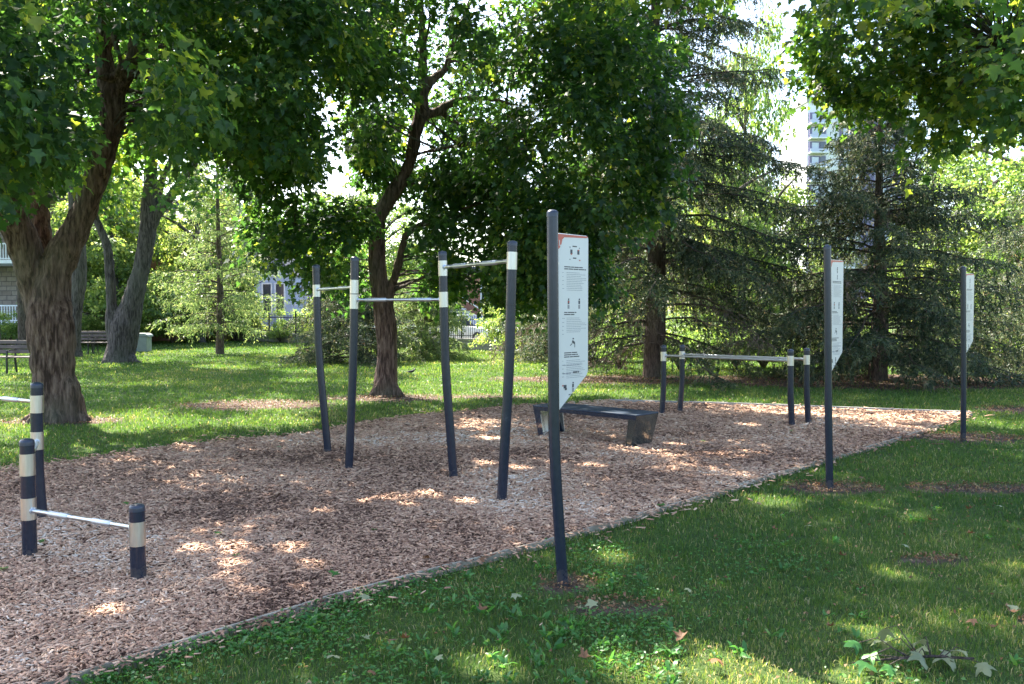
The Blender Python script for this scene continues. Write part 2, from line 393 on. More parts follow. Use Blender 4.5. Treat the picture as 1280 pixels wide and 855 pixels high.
k.link(c, k.b.inputs['Base Color']); k.b.inputs['Roughness'].default_value = .75; k.b.inputs['Specular IOR Level'].default_value = .3
o = npmesh('wood_chips', V8, FQ, k.m, tint=np.tile(tn, 5))
tag(o, 'pinkish brown wood chips covering the exercise area', 'wood chips', kind='stuff')

# leaf litter and debris on the bare earth
pl_ = sector_points(rng, 1300, 26, 9.0)
kp = (~in_poly(pl_[:, 0], pl_[:, 1], BED)) & (rng.rand(len(pl_)) < np.clip(soil(pl_[:, 0], pl_[:, 1]) * 1.1, .03, 1) * .8)
pl_ = pl_[kp]; n = len(pl_); az = rng.rand(n) * 6.28; L = (.010 + .024 * rng.rand(n)) * pl_[:, 2] ** .4; tl = rng.randn(n) * .4
dx = np.stack([np.cos(az) * np.cos(tl), np.sin(az) * np.cos(tl), np.sin(tl)], -1); sx_ = np.stack([-np.sin(az), np.cos(az), rng.randn(n) * .4], -1)
c0 = np.stack([pl_[:, 0], pl_[:, 1], np.full(n, -.008)], -1)
tm_ = np.array([(-.5, 0), (0, -.32), (.5, .05), (.05, .36)])
Vt = c0[:, None] + dx[:, None] * (tm_[None, :, 0] * L[:, None])[..., None] + sx_[:, None] * (tm_[None, :, 1] * L[:, None])[..., None]
Vt[:, 1, 2] += .006; Vt[:, 3, 2] += .008
o = npmesh('leaf_litter', Vt.reshape(-1, 3), np.arange(n)[:, None] * 4 + np.array([[0, 1, 2, 3]]), M['dry'], tint=np.clip(rng.rand(n), 0, 1))
tag(o, 'brown bits of dead leaves scattered over bare earth and grass', 'leaf litter', kind='stuff')

# edging
mb = MB()
for i in range(0, 10):
    p, q = Vector((*BED[i], 0)), Vector((*BED[i + 1], 0)); d = q - p; a_ = math.atan2(d.y, d.x)
    mb.box((p + q) / 2 + Vector((0, 0, -.033 + .003 * (i % 2))), (d.length + .02, .02, .09), a_)
o = mb.build('timber_edging', M['timber'], bevel=.004); tag(o, 'weathered timber edging between wood chips and the near lawn', 'edging')
mb = MB()
for i in range(10, 13):
    p, q = Vector((*BED[i], 0)), Vector((*BED[i + 1], 0)); d = q - p; a_ = math.atan2(d.y, d.x)
    mb.box((p + q) / 2 + Vector((0, 0, -.012 + .004 * (i % 2))), (d.length - .01, .045, .1), a_)
o = mb.build('timber_edging', M['concrete'], bevel=.004); tag(o, 'pale grey edging along the far end of the wood chips', 'edging')

# grass
def blades(rng, pp, hh, ww, mat, name, lean=.5, tintf=None):
    n = len(pp); s = pp[:, 2]; az = rng.rand(n) * 2 * np.pi; ln = rng.rand(n) * lean + .1
    h = hh * s ** .35 * (.4 + .7 * rng.rand(n)) * (.6 + .8 * vnoise(pp[:, 0], pp[:, 1] + 7, .28)); ln = np.where(rng.rand(n) < .22, ln * 2.6, ln); wd = ww * s ** 1.0 * (.6 + .7 * rng.rand(n))
    base = np.stack([pp[:, 0], pp[:, 1], np.full(n, -.035)], -1)
    side = np.stack([np.cos(az), np.sin(az), np.zeros(n)], -1); la = rng.rand(n) * 2 * np.pi
    ld = np.stack([np.cos(la), np.sin(la), np.zeros(n)], -1)
    mid = base + ld * (h * ln * .35)[:, None]; mid[:, 2] += h * .6
    tip = base + ld * (h * ln * 1.3)[:, None]; tip[:, 2] += h * (1.05 - .35 * ln)
    V = np.stack([base - side * wd[:, None] / 2, base + side * wd[:, None] / 2, mid + side * wd[:, None] * .4, mid - side * wd[:, None] * .4, tip], 1).reshape(-1, 3)
    b = np.arange(n)[:, None] * 5
    T = np.concatenate([b + np.array([[0, 1, 2]]), b + np.array([[0, 2, 3]]), b + np.array([[3, 2, 4]])], 0)
    t = tintf(rng, pp) if tintf is not None else rng.rand(n)
    return npmesh(name, V, T, mat, tint=np.tile(t, 3))
pp = sector_points(rng, 5600, 50, 5.6)
keep = ~in_poly(pp[:, 0] + .05 * rng.randn(len(pp)), pp[:, 1] + .05 * rng.randn(len(pp)), BED)
keep &= rng.rand(len(pp)) > .93 * np.clip(soil(pp[:, 0], pp[:, 1]) * 1.25, 0, 1)
thin = vnoise(pp[:, 0], pp[:, 1], .5) * .5 + vnoise(pp[:, 0], pp[:, 1], .14) * .5
keep &= (rng.rand(len(pp)) < .35 + 1.1 * thin)
pp = pp[keep]
def gt(rng, pp):
    return np.clip(.18 + .55 * rng.rand(len(pp)) ** 1.4 + .45 * (vnoise(pp[:, 0], pp[:, 1], 1.6) - .5) + (rng.rand(len(pp)) < .12 / pp[:, 2] ** 1.5) * .55 + .5 * np.clip(vnoise(pp[:, 0] + 31, pp[:, 1], .33) - .62, 0, 1) + .33 * np.exp(-((pp[:, 0] - 1.1) / .8) ** 2 - ((pp[:, 1] - 4.2) / .5) ** 2) + .2 * np.exp(-((pp[:, 0] + .6) / 4) ** 2 - ((pp[:, 1] - 32) / 4) ** 2), 0, 1)  # gaussian terms paint sunlight into two lawn patches as paler, drier blades
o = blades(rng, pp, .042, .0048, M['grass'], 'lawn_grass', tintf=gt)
tag(o, 'short green grass blades of the park lawn', 'grass', kind='stuff')
print('grass', len(pp))

# ---------------------------------------------------------------- leaves
HOLES = [(-.6, 32.5, 3.6), (-6, 25.5, 1.0), (-2.2, 25.2, 1.1), (-9, 27, 1.2), (-11, 22, .5), (-4.6, 16.6, .8), (-3.2, 17.0, .5), (-6.0, 14.6, .35), (1.15, 4.25, .42), (1.7, 4.15, .3), (.6, 4.3, .2), (2.0, 4.8, .13), (-.12, 4.35, .16), (-1.05, 8.1, .17), (-.75, 8.2, .14), (-1.3, 7.9, .12), (-.9, 7.75, .1), (-.4, 7.9, .12), (-1.6, 7.5, .1), (-1.9, 6.0, .1), (-2.3, 6.3, .1), (-1.35, 6.0, .09), (.1, 9.6, .15), (.5, 9.9, .12), (-.3, 9.9, .12), (1.6, 11.0, .14), (2.1, 11.3, .13), (-2.0, 6.35, .12),
         (-4.1, 11.2, .2), (-1.6, 6.4, .1), (-2.3, 5.0, .1), (.9, 9.6, .12), (-.3, 11.9, .2), (2.45, 8.15, .25), (3.6, 13.2, .22), (.75, 6.3, .12), (5.2, 18.6, .8), (7.6, 17.8, .7), (12.0, 17.5, 1.0), (8.7, 20.0, .5), (-7, 31, 1.5), (3.0, 20, .6), (1.3, 21, .7), (2.6, 5.9, .1), (-13.5, 25, 1.4), (-5.5, 22, .6), ]
def sun_ok(p, rng):  # drops leaves along sun rays so sun spots land at the listed points
    ok = np.ones(len(p), bool); sd = np.array(SD)
    for x, y, rr_ in HOLES:
        q = p - np.array([x, y, 0.]); t = q @ sd; d = np.linalg.norm(q - t[:, None] * sd, axis=1)
        ok &= d > rr_ * (.55 + .75 * rng.rand(len(p))) + .03
    return ok
def template(kind):
    if kind == 'maple':
        v = [(0, .38, .0), (0, 0, 0), (.17, -.02, .01), (.40, -.06, .03), (.30, .17, .03), (.47, .27, .05), (.62, .47, .06), (.38, .49, .04), (.22, .57, .02), (.2, .78, .02), (0, 1.05, -.02)]
        v += [(-x, y, z) for x, y, z in v[9:1:-1]]
        n = len(v) - 1
        t = [(0, 1 + i, 1 + (i + 1) % n) for i in range(n)]
    elif kind == 'star':
        v = [(0, .38, .0), (0, 0, 0), (.42, -.02, .03), (.28, .2, .03), (.6, .46, .06), (.24, .58, .02), (0, 1.05, -.02)]
        v += [(-x, y, z) for x, y, z in v[5:1:-1]]
        n = len(v) - 1; t = [(0, 1 + i, 1 + (i + 1) % n) for i in range(n)]
    elif kind == 'kite':
        v = [(0, 0, 0), (.42, .45, .1), (0, 1, 0), (-.42, .45, .1)]; t = [(0, 1, 2), (0, 2, 3)]
    elif kind == 'blade':
        v = [(0, 0, 0), (.1, .35, .04), (0, .5, .08), (-.1, .35, .04), (.085, .75, .05), (-.085, .75, .05), (0, 1, -.06)]
        t = [(0, 1, 2), (0, 2, 3), (1, 4, 2), (2, 5, 3), (2, 4, 6), (2, 6, 5)]
    else:
        v = [(-.5, 0, 0), (.5, 0, 0), (0, 1, 0)]; t = [(0, 1, 2)]
    return np.array(v, float), np.array(t)
def norm(a): return a / (np.linalg.norm(a, axis=-1, keepdims=True) + 1e-9)
def leafmesh(name, pos, d, nr, size, tint, mat, kind, parent=None, wx=1.0):
    tv, tf = template(kind); d = norm(d); sd = norm(np.cross(d, nr)); nr = np.cross(sd, d)
    rc = np.random.RandomState(len(pos) % 9973); cu = rc.rand(len(pos)) * 3.2 - .2; dr = rc.randn(len(pos)) * .18 - .12
    tz = tv[None, :, 2:3] * cu[:, None, None] + (tv[None, :, 1:2] ** 2) * dr[:, None, None]
    if kind == 'sliver': tz = tz * 0
    V = pos[:, None, :] + size[:, None, None] * (tv[None, :, 0:1] * wx * sd[:, None, :] + tv[None, :, 1:2] * d[:, None, :] + tz * nr[:, None, :])
    n = len(pos); Fc = (np.arange(n)[:, None, None] * len(tv) + tf[None]).reshape(-1, 3)
    return npmesh(name, V.reshape(-1, 3), Fc, mat, parent, tint=np.repeat(tint, len(tf)))

def clumps_in(rng, blobs, n, gaps=(), shell=.4, world=None):
    """clump centres spread through several ellipsoids"""
    wts = np.array([b[2] if len(b) > 2 else b[1][0] * b[1][1] * b[1][2] for b in blobs], float); wts /= wts.sum()
    res = []; out = []
    for (b, wt) in zip(blobs, wts):
        m = max(1, int(n * wt)); c = np.array(b[0], float); r = np.array(b[1], float)
        d = norm(rng.randn(m * 2, 3)); rr = (shell ** 3 + (1 - shell ** 3) * rng.rand(m * 2)) ** (1 / 3)
        p = c + d * rr[:, None] * r
        if world is not None: pw = p + np.array(world)
        else: pw = p
        ok = p[:, 2] + (0 if world is None else world[2]) > .6
        u, v = proj(pw)
        for gp in gaps: ok &= (((u - gp[0]) / gp[2]) ** 2 + ((v - gp[1]) / gp[3]) ** 2 > 1) | (pw[:, 1] > (gp[4] if len(gp) > 4 else 1e9))
        p = p[ok][:m]; res.append(p); out.append(norm(p - c))
    return np.concatenate(res), np.concatenate(out)
def spray(rng, cen, outw, per, rad, flat_, size, kind, mat, name, parent, tint_bias=0, droop=.35, rand=.5):
    m = len(cen); n = m * per
    ci = np.repeat(np.arange(m), per); sc = (.6 + .7 * rng.rand(m))[ci]
    tilt = norm(np.array([0, 0, 1.0]) + .45 * outw + .22 * rng.randn(m, 3))[ci]     # each clump is a tilted layer
    a = norm(np.cross(tilt, rng.randn(m, 3)[ci])); b = np.cross(tilt, a)
    r = np.sqrt(rng.rand(n)) * rad * sc; th = rng.rand(n) * 2 * np.pi
    # layered twigs inside the clump
    lay = np.round(rng.randn(n) * 1.2) * flat_ * .8 + rng.randn(n) * flat_ * .25
    off = a * (r * np.cos(th))[:, None] + b * (r * np.sin(th))[:, None] + tilt * (lay)[:, None]
    off[:, 2] -= droop * r ** 2 / rad
    pos = cen[ci] + off
    d = norm(off) * .7 + outw[ci] * .5 + rng.randn(n, 3) * .45; d[:, 2] -= .35 + .3 * rng.rand(n)
    nr = tilt + rand * rng.randn(n, 3)
    sz = size * (.45 + .85 * rng.rand(n))
    if tuple(parent.location) != (0, 0, 0):
        k_ = sun_ok(pos + np.array(parent.location), rng); pos, d, nr, sz, ci = pos[k_], d[k_], nr[k_], sz[k_], ci[k_]; n = len(pos)
    t = np.clip(.40 + tint_bias + .27 * rng.randn(n) + .17 * rng.randn(m)[ci] + (rng.rand(n) < .015) * .5, 0, 1)
    return leafmesh(name, pos, d, nr, sz, t, mat, kind, parent)

def curve_pts(pts, n=6):
    """Catmull-Rom through points with radii (x,y,z,r)"""
    P4 = [np.array(p, float) for p in pts]; P4 = [2 * P4[0] - P4[1]] + P4 + [2 * P4[-1] - P4[-2]]; out = []
    for i in range(1, len(P4) - 2):
        for j in range(n):
            t = j / n; a, b, c, d = P4[i - 1:i + 3]
            out.append(.5 * (2 * b + (c - a) * t + (2 * a - 5 * b + 4 * c - d) * t * t + (3 * b - a - 3 * c + d) * t ** 3))
    out.append(P4[-2]); return [(Vector(o[:3]), max(.004, float(o[3]))) for o in out]
def limb(mb, pts, n=12, k=6):
    c = curve_pts(pts, k); mb.tube([p for p, r in c], [r for p, r in c], n); return c
_T3 = np.random.RandomState(6).rand(32, 32, 32)
def noise3(p):
    p = p + 200.0; i = np.floor(p).astype(int); f = p - i; f = f * f * (3 - 2 * f); i %= 32; j = (i + 1) % 32; out = 0
    for a in (0, 1):
        for b in (0, 1):
            for c in (0, 1):
                w_ = (f[:, 0] if a else 1 - f[:, 0]) * (f[:, 1] if b else 1 - f[:, 1]) * (f[:, 2] if c else 1 - f[:, 2])
                out = out + w_ * _T3[(j if a else i)[:, 0], (j if b else i)[:, 1], (j if c else i)[:, 2]]
    return out
def fuse(mb, voxel, name, mat, parent, amp=.02, fz=2.2, fx=9):
    """weld limbs into one skin, then push bark ridges out"""
    me = bpy.data.meshes.new('tmp'); me.from_pydata(mb.v, [], mb.f)
    o = bpy.data.objects.new('tmp', me); COL.objects.link(o)
    md = o.modifiers.new('r', 'REMESH'); md.mode = 'VOXEL'; md.voxel_size = voxel; md.adaptivity = 0
    sm = o.modifiers.new('s', 'SMOOTH'); sm.iterations = 5; sm.factor = .6
    dg = bpy.context.evaluated_depsgraph_get(); me2 = bpy.data.meshes.new_from_object(o.evaluated_get(dg))
    bpy.data.objects.remove(o); me2.name = name
    nv = len(me2.vertices); C_ = np.empty(nv * 3, np.float32); N_ = np.empty(nv * 3, np.float32)
    me2.vertices.foreach_get('co', C_); me2.vertices.foreach_get('normal', N_); C_ = C_.reshape(-1, 3); N_ = N_.reshape(-1, 3)
    h = np.abs(noise3(C_ * np.array([fx, fx, fz]) * 1.5) - .5) * 2.6 - .4 + (noise3(C_ * np.array([2.6, 2.6, 1.5])) - .5) * 1.6
    me2.vertices.foreach_set('co', (C_ + N_ * (h * amp)[:, None]).astype(np.float32).ravel())
    for p in me2.polygons: p.use_smooth = True
    me2.materials.clear(); me2.materials.append(mat)
    ob = bpy.data.objects.new(name, me2); COL.objects.link(ob); ob.parent = parent
    return ob
def twigs(rng, cen, nodes, base_loc, r0=.022, every=1, maxd=4.0):
    """thin branches from limb points to clump centres"""
    mb = MB(); NP = np.array([list(p) for p, r in nodes])
    for i in range(0, len(cen), every):
        c = cen[i]; d = np.linalg.norm(NP - c, axis=1) + np.maximum(0, NP[:, 2] - c[2]) * .6; j = int(np.argmin(d))
        a = Vector(NP[j]); b = Vector(c)
        if (b - a).length > maxd: 
            continue
        mid = a.lerp(b, .5) + Vector(rng.randn(3) * .12 * (b - a).length) * .6 + Vector((0, 0, .08 * (b - a).length))
        r = min(nodes[j][1] * .6, r0 * (.5 + .35 * (b - a).length))
        c4 = curve_pts([(*a, r), (*mid, r * .65), (*b, r * .3)], 3); mb.tube([p for p, _ in c4], [q for _, q in c4], 4, cap=False)
    return mb

def shift(limbs, off):
    return [(p - off, r) for p, r in limbs]
def px_limb(Y, pts, off):
    """(u, v, dY, radius) points of a limb standing at distance Y, relative to the tree's base"""
    return [(*(P(u, v, Y + dy) - off), r) for u, v, dy, r in pts]

def big_tree(name, base, limbs, blobs, ncl, per, rad, size, kind, label, barkm='bark', leafm='maple', gaps=(), voxel=.045, amp=.02, seed=1, cat='tree', flat_=.14, bias=0, group=None, flare=None, shell=.4, tw=1):
    rng = np.random.RandomState(seed); t = empty(name, base, label, cat, group)
    mb = MB(); nodes = []
    for l in limbs:
        c = limb(mb, l, 12, 6); nodes += c[2:]
    if flare:
        for aa, ln, rr in flare:
            mb.tube([Vector((0, 0, .42)), Vector((math.cos(aa) * rr * .75, math.sin(aa) * rr * .75, .18)), Vector((math.cos(aa) * ln * .8, math.sin(aa) * ln * .8, -.01)), Vector((math.cos(aa) * ln * 1.05, math.sin(aa) * ln * 1.05, -.10))], [rr * .5, rr * .42, rr * .22, rr * .1], 8)
    fuse(mb, voxel, 'trunk', M[barkm], t, amp)
    bl = [((b[0][0] - base[0], b[0][1] - base[1], b[0][2] - base[2]), *b[1:]) for b in blobs]
    cen, outw = clumps_in(rng, bl, ncl, gaps, shell, world=base)
    twigs(rng, cen, nodes, base, every=tw, maxd=2.4).build('twigs', M['bark_dark'], t)
    spray(rng, cen, outw, per, rad, flat_, size, kind, M[leafm], 'crown', t, bias)
    return t

# --- big forked maple on the left
b1 = G(75, 524); Y1 = b1.y
off = Vector(b1)
L1 = [px_limb(Y1, [(73, 530, 0, .42), (71, 500, 0, .33), (66, 450, 0, .31), (62, 400, 0, .33), (66, 355, .05, .27), (78, 320, .1, .235), (95, 285, .15, .21), (112, 245, .2, .19), (128, 200, .2, .185), (139, 150, .2, .185), (140, 118, .2, .19), (133, 90, .2, .15), (130, 60, .2, .13), (132, 20, .2, .11), (140, -60, 0, .09)], off),
      px_limb(Y1, [(60, 410, 0, .24), (48, 370, .1, .25), (36, 330, 0, .235), (24, 290, -.1, .23), (8, 250, -.3, .21), (-12, 190, -.5, .19), (-35, 100, -.7, .16), (-50, 0, -.8, .12)], off),
      px_limb(Y1, [(62, 400, .1, .2), (57, 350, .3, .19), (50, 290, .5, .18), (36, 210, .7, .16), (28, 140, .8, .14), (36, 60, 1.0, .12), (50, -60, 1.2, .09)], off),
      px_limb(Y1, [(141, 122, .2, .14), (152, 104, .1, .12), (166, 80, 0, .11), (172, 45, -.1, .1), (176, 0, -.2, .09), (190, -80, -.4, .07)], off),
      px_limb(Y1, [(131, 62, .2, .09), (140, 48, .1, .085), (156, 38, 0, .08), (170, 26, -.1, .07)], off),
      px_limb(Y1, [(138, 98, 0, .04), (122, 96, -.2, .035), (108, 97, -.3, .03), (110, 84, -.3, .02), (96, 76, -.3, .012)], off),
      px_limb(Y1, [(140, 100, 0, .045), (150, 78, -.2, .04), (144, 55, -.3, .035), (143, 28, -.3, .03)], off),
      px_limb(Y1, [(78, 440, 0, .08), (84, 480, -.1, .16), (90, 505, -.1, .17), (95, 528, -.05, .17)], off),
      px_limb(Y1, [(74, 360, 0, .1), (80, 400, -.08, .16), (80, 440, -.1, .17), (82, 500, -.08, .12)], off)]
blobs1 = [(P(60, 60, 12.5), (4.2, 3.2, 2.8), 22), (P(230, 60, 13), (3.2, 3.5, 2.4), 22), (P(20, 150, 9.5), (1.3, 1.8, 1.3), 8), (P(0, 160, 10.5), (.5, .8, .6), 4), (P(105, 262, 11.5), (.4, .4, .15), 1.6), (P(30, 60, 8.5), (1.8, 1.6, 1.0), 6),
          ((-5.5, 14, 11), (7.0, 6.5, 4.2), 54), (P(210, 150, 15), (2.0, 2, 1.1), 7), (P(330, 90, 13.5), (1.9, 2.4, 1.7), 15), ((-1.0, 12.5, 9.5), (4.6, 4.0, 2.6), 26), ((-3.5, 8.6, 8.2), (3.0, 2.6, 1.7), 10), ((-3.8, 12, 10.8), (4.8, 3.8, 1.5), 34), ((-6.5, 10, 9.5), (3, 3, 1.3), 12)]  # the flat high layer out of view is added to shade the near lawn
big_tree('maple_tree', b1, L1, blobs1, 1350, 84, .46, .108, 'maple', 'large forked maple with ridged brown bark standing at left beside the wood chips',
         gaps=[(420, 190, 30, 75), (415, 120, 26, 48), (480, 45, 16, 12), (230, 290, 130, 118), (136, 160, 50, 165, 15), (125, 200, 44, 130, 14), (168, 60, 30, 60, 14), (45, 310, 95, 95), (60, 390, 150, 115), (150, 330, 90, 60), (88, 440, 80, 150), (330, 215, 30, 45), (590, 160, 60, 60), (80, 250, 30, 60)], voxel=.026, amp=.034, seed=3,
         flare=[(-.3, .62, .32), (-1.2, .5, .28), (-2.2, .55, .3), (-3.0, .6, .28), (.7, .5, .3), (2.4, .5, .3)], tw=2)

# --- leaning maple in the middle
b2 = G(482, 492); Y2 = b2.y; off = Vector(b2)
L2 = [px_limb(Y2, [(482, 498, 0, .33), (482, 482, 0, .255), (484, 440, 0, .215), (482, 400, 0, .225), (476, 368, 0, .20), (472, 335, 0, .175), (472, 275, 0, .17), (486, 250, 0, .15), (500, 228, 0, .14), (513, 200, 0, .135), (519, 165, 0, .13), (527, 140, 0, .14), (528, 105, 0, .1), (529, 65, 0, .085), (527, 20, .1, .07), (520, -60, .2, .05)], off),
      px_limb(Y2, [(484, 392, 0, .13), (488, 366, 0, .1), (494, 345, -.1, .09), (501, 318, -.2, .085), (508, 294, -.3, .085), (524, 282, -.4, .08), (548, 276, -.6, .06), (575, 262, -.8, .04), (620, 250, -1, .02)], off),
      px_limb(Y2, [(528, 118, 0, .1), (542, 98, .1, .09), (557, 86, .2, .08), (566, 55, .3, .07), (577, 28, .4, .06), (600, -30, .6, .04)], off),
      px_limb(Y2, [(526, 145, 0, .11), (545, 140, .1, .09), (567, 128, .2, .07), (600, 122, .3, .05), (650, 132, .4, .035), (700, 140, .5, .02)], off),
      px_limb(Y2, [(548, 138, .1, .06), (565, 150, .2, .05), (583, 166, .3, .035), (600, 180, .4, .02)], off),
      px_limb(Y2, [(524, 130, 0, .085), (510, 114, 0, .075), (492, 108, 0, .065), (472, 104, 0, .05), (445, 113, -.1, .035), (410, 120, -.3, .02)], off),
      px_limb(Y2, [(474, 272, 0, .1), (463, 263, 0, .1), (454, 262, 0, .085), (452, 275, 0, .06), (455, 290, 0, .03)], off),
      px_limb(Y2, [(450, 268, 0, .05), (440, 290, -.3, .045), (428, 302, -.6, .04), (405, 305, -1, .03), (370, 285, -1.4, .015)], off),
      px_limb(Y2, [(515, 195, 0, .05), (540, 188, -.6, .045), (590, 180, -1.2, .04), (612, 186, -1.5, .045), (628, 192, -1.6, .03), (640, 178, -1.7, .015)], off)]
blobs2 = [(P(720, 150, 15.5), (1.9, 2.4, 2.2), 22), (P(790, 90, 15), (1.2, 2.0, 1.6), 9), (P(640, 60, 16), (2.4, 2.6, 1.8), 16), (P(690, 290, 16.2), (1.1, 1.5, .95), 14), (P(600, 300, 17.6), (1.5, 1.5, .8), 9), (P(530, 340, 18.5), (1.0, 1.2, .5), 4), (P(730, 350, 16.8), (.5, .6, .55), 3.6), (P(660, 360, 17.5), (1.1, .9, .5), 5),
          (P(400, 300, 17.4), (1.4, 1.6, .75), 9), (P(360, 270, 17), (.8, 1.0, .5), 3), (P(420, 30, 17), (2.6, 2.4, 1.5), 12), ((-2.2, 18, 11.5), (6.2, 5.2, 3.4), 46), (P(330, 140, 16), (1.0, 1.8, 1.6), 6), (P(485, 215, 18.3), (.55, 1.0, .45), 3.0), (P(468, 175, 18), (.5, .8, .5), 4), (P(350, 200, 16.5), (.9, 1.0, .8), 6), (P(455, 60, 16), (.9, 1.4, .8), 5), (P(570, 240, 18.3), (.9, 1.2, .8), 6), (P(560, 100, 21), (2.0, 1.2, 1.3), 9), (P(470, 130, 20.5), (1.0, 1.0, 1.0), 4), (P(590, 200, 17.8), (1.2, 1.2, .9), 9), (P(440, 350, 18.2), (.7, .8, .35), 2), ((2.8, 16.2, 10.5), (3.6, 3.8, 2.6), 22), ((1.2, 14.2, 11.5), (4.2, 3.6, 1.5), 24), (P(820, 230, 15.5), (.5, .9, .8), 2)]  # wide flat blob above the view is added canopy shading the right lawn
big_tree('maple_tree', b2, L2, blobs2, 1240, 80, .44, .108, 'maple', 'leaning maple with curved brown trunk behind the pull-up posts',
         gaps=[(478, 325, 36, 62), (508, 322, 34, 46), (508, 218, 32, 44, 18.6), (524, 150, 34, 60, 18.3), (530, 70, 26, 60, 18.3), (600, 118, 60, 22, 17.6), (408, 160, 20, 85), (430, 215, 12, 34), (470, 128, 16, 12), (508, 88, 12, 15), (575, 15, 14, 12), (470, 395, 20, 60), (520, 190, 12, 18), (935, 100, 75, 140), (400, 45, 12, 12)], voxel=.03, amp=.022, seed=7,
         flare=[(-.4, .5, .22), (-1.3, .38, .2), (-2.4, .42, .22), (3.0, .4, .2), (1.2, .4, .2)], tw=2, bias=-.04)

# --- maple whose trunk stands outside the picture at right, branches reach in
b3 = Vector((11.8, 12.5, 0)); off = b3
L3 = [[(0, 0, -.1, .4), (0, 0, .8, .3), (-.1, .1, 2.4, .27), (-.4, 0, 4.2, .24), (-.6, .2, 6.4, .2), (-.5, .3, 9, .12)],
      [(-.2, 0, 3.4, .15), (-1.3, -.3, 4.4, .11), (-2.6, -.6, 5.2, .08), (-4.2, -.8, 5.4, .045), (-5.4, -.9, 5.2, .02)],
      [(-.4, 0, 4.6, .14), (-1.6, .6, 5.6, .1), (-3.4, 1.3, 6.4, .06), (-5.0, 1.6, 6.5, .02)],
      [(-.1, 0, 2.9, .1), (-1.0, .2, 3.5, .06), (-2.0, .1, 3.8, .03)]]
blobs3 = [(P(1150, 35, 13), (2.1, 2.0, .9), 11), (P(1064, 50, 13.5), (.75, 1.8, .9), 6), (P(1100, 118, 13.3), (.9, 1.2, .25), 3), (P(1240, 90, 12.3), (1.0, 1.6, .7), 7), (P(1130, -20, 11), (1.8, 2, .5), 6), (P(1275, 60, 11), (.9, 1.6, 1.0), 6), ((8.8, 12.0, 8.6), (4.6, 4.2, 2.0), 26), (P(1165, 168, 13), (.4, .7, .2), 1.2), (P(1250, -50, 7), (.8, .8, .3), 1.2), (P(860, -55, 12), (1.2, 1.8, .35), 3)]
big_tree('maple_tree', b3, L3, blobs3, 340, 56, .40, .11, 'maple', 'maple at right edge whose leafy branches hang across the upper right corner', gaps=[(960, 60, 52, 170), (1215, 45, 26, 20), (1090, 20, 20, 18), (1250, 40, 18, 14), (1200, 30, 14, 12), (1120, 270, 240, 80)], voxel=.05, seed=12, flat_=.1, bias=.24, shell=.2)

# --- twin-stem tree behind
b4 = G(152, 452); Y4 = b4.y; off = Vector(b4)
L4 = [px_limb(Y4, [(150, 458, 0, .62), (151, 440, 0, .47), (157, 410, 0, .46), (164, 385, 0, .38), (172, 355, 0, .31), (180, 320, 0, .27), (184, 285, 0, .27), (187, 240, 0, .22), (189, 190, 0, .2), (187, 120, .1, .17), (180, 0, .3, .12)], off),
      px_limb(Y4, [(184, 290, 0, .2), (196, 268, 0, .19), (212, 248, 0, .17), (230, 222, 0, .15), (246, 198, 0, .13), (263, 178, 0, .11), (290, 130, .2, .08), (310, 60, .4, .05)], off),
      px_limb(Y4, [(184, 280, .1, .16), (196, 255, .2, .13), (203, 225, .3, .1), (215, 190, .4, .07), (225, 120, .5, .05)], off),
      px_limb(Y4, [(146, 430, 0, .26), (140, 410, 0, .2), (139, 370, 0, .17), (137, 335, 0, .16), (133, 305, 0, .15), (126, 288, 0, .14), (112, 255, 0, .13), (95, 215, 0, .12), (80, 170, .2, .1), (70, 80, .4, .06)], off)]
blobs4 = [((-11.5, 25, 10.6), (3.8, 3.6, 1.7), 22), ((-15, 22.5, 10.5), (3, 3, 1.5), 10), ((-14.5, 31, 11.5), (6, 5.5, 3.2), 50), (P(240, 130, 28), (3.5, 3, 1.6), 14), (P(90, 190, 29), (2.8, 3, 1.8), 16), (P(225, 232, 27.5), (1.2, 1.2, .35), 1.4)]  # first blob extends the crown, added to throw shade on the back lawn
big_tree('maple_tree', b4, L4, blobs4, 340, 90, .8, .17, 'star', 'old twin-stemmed grey maple on the far left lawn beside the bin', 'bark_grey', 'maple', voxel=.06, amp=.03, seed=15, bias=.15, gaps=[(430, 190, 50, 90)],
         flare=[(-.3, .8, .4), (-1.2, .6, .3), (-2.4, .75, .36), (.8, .5, .3), (3.1, .7, .3)], tw=3)

